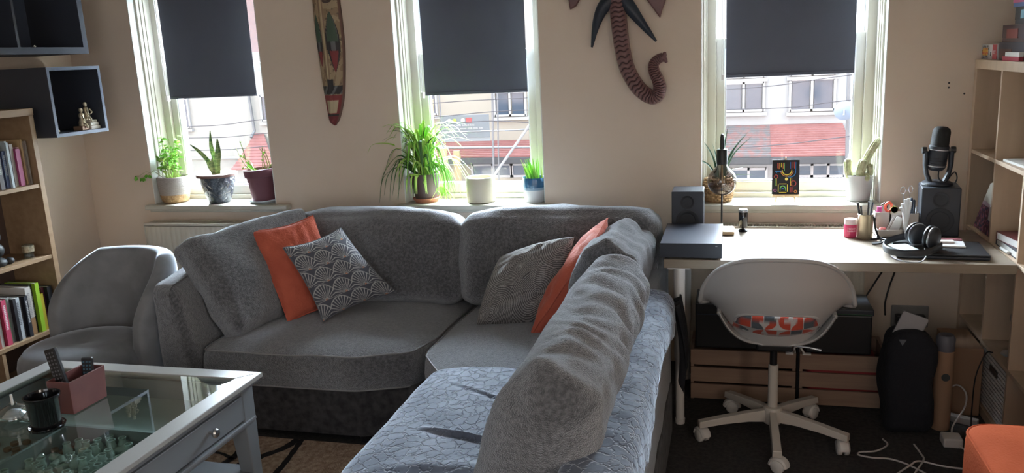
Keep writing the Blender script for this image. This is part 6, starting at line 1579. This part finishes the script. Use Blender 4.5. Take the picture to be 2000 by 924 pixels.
# build the shell on a fine grid and cut the oval slot
nu, nv = 121, 150
P = [[shell_pt(-1+2*i/(nu-1), j/(nv-1)) for i in range(nu)] for j in range(nv)]
def inhole(p, g=1.0): 
    if p.y > -.10: return False
    return (abs(p.x/(HOLE[2]*g))**3.0+abs((p.z-HOLE[1])/(HOLE[3]*g))**2.6) < 1
# snap grid vertices near the slot border onto the border so that the slot edge is smooth
for j in range(nv):
    for i in range(nu):
        p = P[j][i]
        if p.y < -.10:
            e = (abs(p.x/HOLE[2])**3.0+abs((p.z-HOLE[1])/HOLE[3])**2.6)
            if .72 < e < 1.0:
                f = (1.0/e)**(1/2.7); p.x *= f; p.z = HOLE[1]+(p.z-HOLE[1])*f
vs = [tuple(p+cc) for r in P for p in r]
fs = []
for j in range(nv-1):
    for i in range(nu-1):
        q = [P[j][i], P[j][i+1], P[j+1][i+1], P[j+1][i]]
        if all(inhole(a, 1.02) for a in q): continue
        fs.append((j*nu+i, j*nu+i+1, (j+1)*nu+i+1, (j+1)*nu+i))
sh = link('seat_shell', MB().add(vs, fs), 'chair', t, smooth=True, ang=60)
so_ = sh.modifiers.new('thickness', 'SOLIDIFY'); so_.thickness = .009; so_.offset = 0
rim = MB()
edge = [shell_pt(-1, j/60) for j in range(61)]+[shell_pt(-1+2*i/60, 1) for i in range(1, 61)]+[shell_pt(1, 1-j/60) for j in range(1, 61)]
link('rolled_rim', rim.tube([p+cc for p in edge], .0085, 10), 'chair', sh, smooth=True)
hr = []
for i in range(80):
    a = 2*PI*i/80; ca, sa = math.cos(a), math.sin(a); x = HOLE[2]*math.copysign(abs(ca)**(2/3.0), ca); z = HOLE[1]+HOLE[3]*math.copysign(abs(sa)**(2/2.6), sa)
    best = min((p for r in P for p in r if p.y < -.1), key=lambda p: (p.x-x)**2+(p.z-z)**2); hr.append(Vector((x, best.y, z))+cc)
for _ in range(2): hr = [(hr[i-1]+hr[i]*2+hr[(i+1) % 80])/4 for i in range(80)]
link('slot_rim', MB().tube(hr+[hr[0], hr[1]], .0065, 10, cap=False), 'chair', sh, smooth=True)
# patterned seat cushion seen through the slot
def deco(u, v):
    W, R, K = (.50, .48, .47), (.48, .075, .045), (.085, .10, .115)
    X, Y = u*8, v*2*2.2; i, j = int(X), int(Y); x, y = X-i, Y-j
    typ = (i*7+j*13) % 5; c1 = R if (i+j) % 2 else K; c2 = K if (i+j) % 2 else R
    if typ == 0: return c1 if math.hypot(x, y) < .95 else W
    if typ == 1: return c1 if math.hypot(1-x, y) < .95 else W
    if typ == 2: return c1 if (math.hypot(x, 1-y) < .95 and math.hypot(1-x, y) < .95) else W
    if typ == 3: return c1 if .06 < x < .94 and .06 < y < .94 else W
    return c2 if math.hypot(1-x, 1-y) < .9 else W
st_ = thing('chair_cushion', 'cushion printed with red, white and grey quarter circles on the white swivel chair', 'cushion', cc+Vector((0, -.02, .46)))
b = softbox(-.185, .185, -.205, .15, .470, .600, r=.045, n=110, crown=.015, sides=.008)
cols = [deco((x+.2)/.4, (z-.47)/.13*.95 if y < -.16 else (y+.2)/.4*2.5) for x, y, z in b.v]
b.v = [(x*.93+cc.x, y+cc.y+(.19*(abs(x)/.26)**2.2 if y < -.05 else 0)*max(0, min(1, (-.05-y)/.10)), z) for x, y, z in b.v]
b.v = [(x, y+.9*max(0, .535-z)*(1 if y < cc.y-.08 else 0), z+.002) for x, y, z in b.v]
link('cushion_body', b, 'paintfab', st_, smooth=True, ang=80, paint=cols)

# ------------------------------------------------------------------ under the desk
def crate(label, x0, x1, y0, y1, fill=None):
    t = thing('wooden_crate', label, 'crate', ((x0+x1)/2, (y0+y1)/2, 0), 'pine crates under the desk')
    for (za, zb_) in ((.008, .078), (.090, .158), (.172, .243)):
        link('slat', MB().box(x0, x1, y0, y0+.012, za, zb_), 'pine', t, bevel=.001); link('slat', MB().box(x0, x1, y1-.012, y1, za, zb_), 'pine', t, bevel=.001)
    for q in (x0, x1-.014): link('end_panel', MB().box(q, q+.014, y0+.012, y1-.012, .0, .243), 'pine', t)
    link('crate_floor', MB().box(x0+.014, x1-.014, y0+.012, y1-.012, .004, .014), 'pine', t)
crate('pine slatted crate behind the chair base, left of the two under the desk', -.170, .285, 3.60, 3.87)
crate('pine slatted crate with red things inside, right of the two under the desk', .300, .664, 3.60, 3.87)
single('red_bag', softbox(.33, .64, 3.625, 3.84, .015, .215, r=.04, n=20, wr=.012, seed=4), plain('bag_red', (.30, .03, .035), .7), 'red bag seen between the slats of the right crate', 'bag', (.48, 3.73, .015), smooth=True)
t = thing('storage_box', 'black storage box with a lid on the right crate under the desk', 'box', (.48, 3.73, .244))
link('box_body', MB().box(.325, .592, 3.62, 3.85, .2435, .42), 'black', t, bevel=.006); link('lid', MB().box(.320, .597, 3.615, 3.855, .42, .448), 'blacksat', t, bevel=.005)
link('green_strip', MB().box(.33, .587, 3.613, 3.6155, .425, .428), plain('strip_green', (.02, .08, .03), .5), t)
t = thing('equipment_case', 'black equipment case on the left crate under the desk', 'case', (.06, 3.73, .244))
link('case_body', MB().box(-.15, .265, 3.63, 3.86, .2435, .455), 'black', t, bevel=.006); link('front_trim', MB().box(-.145, .26, 3.627, 3.63, .40, .404), 'amp', t)
t = thing('folding_bracket', 'small white bracket stand hanging between the two crates', 'bracket', (.29, 3.595, .244))
link('bracket_arms', MB().tube([(.262, 3.595, .248), (.285, 3.595, .285)], .004).tube([(.295, 3.595, .285), (.318, 3.595, .248)], .004).box(.24, .272, 3.585, 3.605, .244, .250).box(.31, .345, 3.585, 3.605, .244, .250), 'white', t)
link('bracket_clip', MB().box(.283, .297, 3.588, 3.600, .275, .292), 'white', t)
single('black_strap', MB().tube([(.292, 3.59, .29), (.292, 3.59, .15), (.294, 3.592, .006)], .006, 6), 'bcable', 'black strap hanging down between the two pine crates', 'strap', (.292, 3.59, 0), smooth=True)

t = thing('laundry_bag', 'tall black soft bag with papers sticking out, on the floor under the desk', 'bag', (.70, 3.42, 0))
def bagdef(p):
    f = max(0, (p[2]-.36)/.1); return (p[0]+.006*math.sin(p[2]*22), p[1], p[2]-.05*f*abs((p[0]-.70)/.1)**2)
b = softbox(.612, .795, 3.36, 3.54, .0, .435, r=.05, n=34, wr=.014, ws=(7, 7, 5), seed=6); b.v = [bagdef(p) for p in b.v]
link('bag_body', b, 'darkcloth', t, smooth=True, ang=80)
link('papers', MB().box(.640, .735, 3.44, 3.448, .34, .498).box(.645, .745, 3.455, 3.460, .34, .49).xf(rot_about((.69, 3.45, .4), ry=.35, rx=.1)), plain('paper_grey', (.34, .33, .34), .6), t)
link('tag_mark', MB().prism([(.648, .412), (.676, .412), (.662, .388)], 3.352, 3.358, 'y'), plain('tag_grey', (.10, .11, .13), .5), t)
t = thing('cardboard_tube', 'brown cardboard tube standing beside the black bag', 'tube', (.842, 3.46, 0))
link('tube_wall', MB().lathe([(.034, 0), (.036, .002), (.036, .34), (.033, .34), (.033, .01)], (.842, 3.46, 0), 36), 'cardboard', t, smooth=True, ang=40)
link('wrapped_top', MB().lathe([(.032, .20), (.034, .34), (.036, .39), (.028, .405), (.0, .40)], (.842, 3.46, 0), 28), plain('film_grey', (.10, .10, .12), .5), t, smooth=True)
link('sticker', MB().lathe([(0, -.001), (.016, -.001), (.016, .001), (0, .001)], (.842, 3.4225, .235), 24, 'y'), plain('sticker_dark', (.04, .05, .05), .5), t)
t = thing('power_adapter', 'white power adapter block on the floor beside the tube', 'adapter', (.855, 3.31, 0))
link('adapter_block', MB().box(.815, .885, 3.275, 3.345, 0, .038), 'cable', t, bevel=.006)
def floor_cable(label, pts, r_=.0035, m='cable'): single('floor_cable', MB().tube(spline([(x, y, z) for x, y, z in pts], 8), r_, 8), m, label, 'cable', pts[0], 'cables on the floor', smooth=True)
floor_cable('white cable rising from the adapter behind the tube', [(.86, 3.345, .02), (.88, 3.42, .03), (.94, 3.50, .08), (.955, 3.56, .12), (.92, 3.585, .14), (.86, 3.575, .08)])
floor_cable('white cable running from the adapter toward the orange pouffe', [(.87, 3.275, .015), (.90, 3.22, .004), (.91, 3.15, .004), (.90, 3.05, .004), (.92, 2.9, .004)])
floor_cable('white looped cable on the floor nearest the chair', [(.60, 3.31, .004), (.61, 3.26, .004), (.56, 3.20, .004), (.50, 3.18, .004), (.49, 3.155, .004), (.54, 3.14, .004), (.60, 3.14, .004), (.66, 3.10, .004), (.72, 3.02, .004), (.76, 2.94, .004)])
floor_cable('white cable crossing the floor in front of the black bag', [(.88, 3.10, .004), (.78, 3.11, .005), (.70, 3.13, .009), (.66, 3.09, .009), (.60, 3.02, .004), (.55, 2.96, .004)])
floor_cable('short white cable coming forward from under the black bag', [(.71, 3.28, .004), (.72, 3.20, .004), (.715, 3.135, .011), (.66, 3.02, .004), (.64, 2.9, .004)])
t = thing('extension_lead', 'white multi-way extension lead lying under the desk beside the shelving', 'extension lead', (.95, 3.52, .0))
link('socket_strip', MB().box(.87, 1.0, 3.50, 3.53, .0, .03).xf(rot_about((.95, 3.52, 0), rz=-.5)), plain('lead_grey', (.38, .36, .35), .5), t, bevel=.004)
for nm, pts, lab in (('power_cable', [(.70, 3.93, .70), (.71, 3.96, .60), (.66, 4.02, .46), (.60, 4.0, .36), (.56, 3.93, .34)], 'black cable drooping left below the desk in front of the wall'),
                 ('power_cable', [(.735, 3.93, .70), (.735, 3.96, .55), (.72, 4.0, .45), (.70, 3.97, .38), (.69, 3.9, .34)], 'black cable hanging straight below the desk above the black bag'),
                 ('power_cable', [(-.10, 3.80, .702), (-.05, 3.82, .64), (.0, 3.84, .60), (.08, 3.86, .56)], 'black cable hanging under the desk behind the left post leg')):
    single(nm, MB().tube(spline(pts, 8), .0042, 8), 'bcable', lab, 'cable', pts[-1], 'black cables under the desk', smooth=True)
floor_cable('thin black cable arching from the low shelf to the floor', [(1.02, 3.48, .33), (.99, 3.46, .33), (.955, 3.44, .24), (.95, 3.44, .1), (.955, 3.45, .004)], .0025, 'bcable')

# orange pouffe at the lower right
t = thing('orange_pouffe', 'orange velvet pouffe with piped edge at the bottom right corner', 'pouffe', (.88, 2.30, 0))
def rr(x0, x1, y0, y1, r, n=10):
    out = []
    for cx_, cy_, a0 in ((x1-r, y1-r, 0), (x0+r, y1-r, 90), (x0+r, y0+r, 180), (x1-r, y0+r, 270)):
        for i in range(n+1): a = math.radians(a0+90*i/n); out.append((cx_+r*math.cos(a), cy_+r*math.sin(a)))
    return out
o = rr(.672, 1.10, 2.12, 2.545, .085); cx_, cy_ = .886, 2.33; vs = []; n_ = len(o)
lv = [(1.0, .10), (1.005, .20), (1.008, .33), (1.004, .415), (.992, .432), (.972, .440), (.93, .446), (.8, .452), (.6, .456), (.35, .458), (.1, .459), (0, .459)]
for s, z in lv: vs += [(cx_+(x-cx_)*s, cy_+(y-cy_)*s, z) for x, y in o]
fs = [(j*n_+i, j*n_+(i+1) % n_, (j+1)*n_+(i+1) % n_, (j+1)*n_+i) for j in range(len(lv)-1) for i in range(n_)]+[tuple(range(n_))[::-1]]
link('seat_body', MB().add(vs, fs), 'orange', t, smooth=True, ang=60)
link('piping', MB().tube([(cx_+(x-cx_)*.985, cy_+(y-cy_)*.985, .438) for x, y in o+o[:1]], .004, 8, cap=False), 'orange', t, smooth=True)
for x, y in ((.72, 2.17), (1.05, 2.17), (.72, 2.50), (1.05, 2.50)): link('leg', MB().cyl((x, y, 0), (x, y, .11), .012, .018), 'black', t, smooth=True)
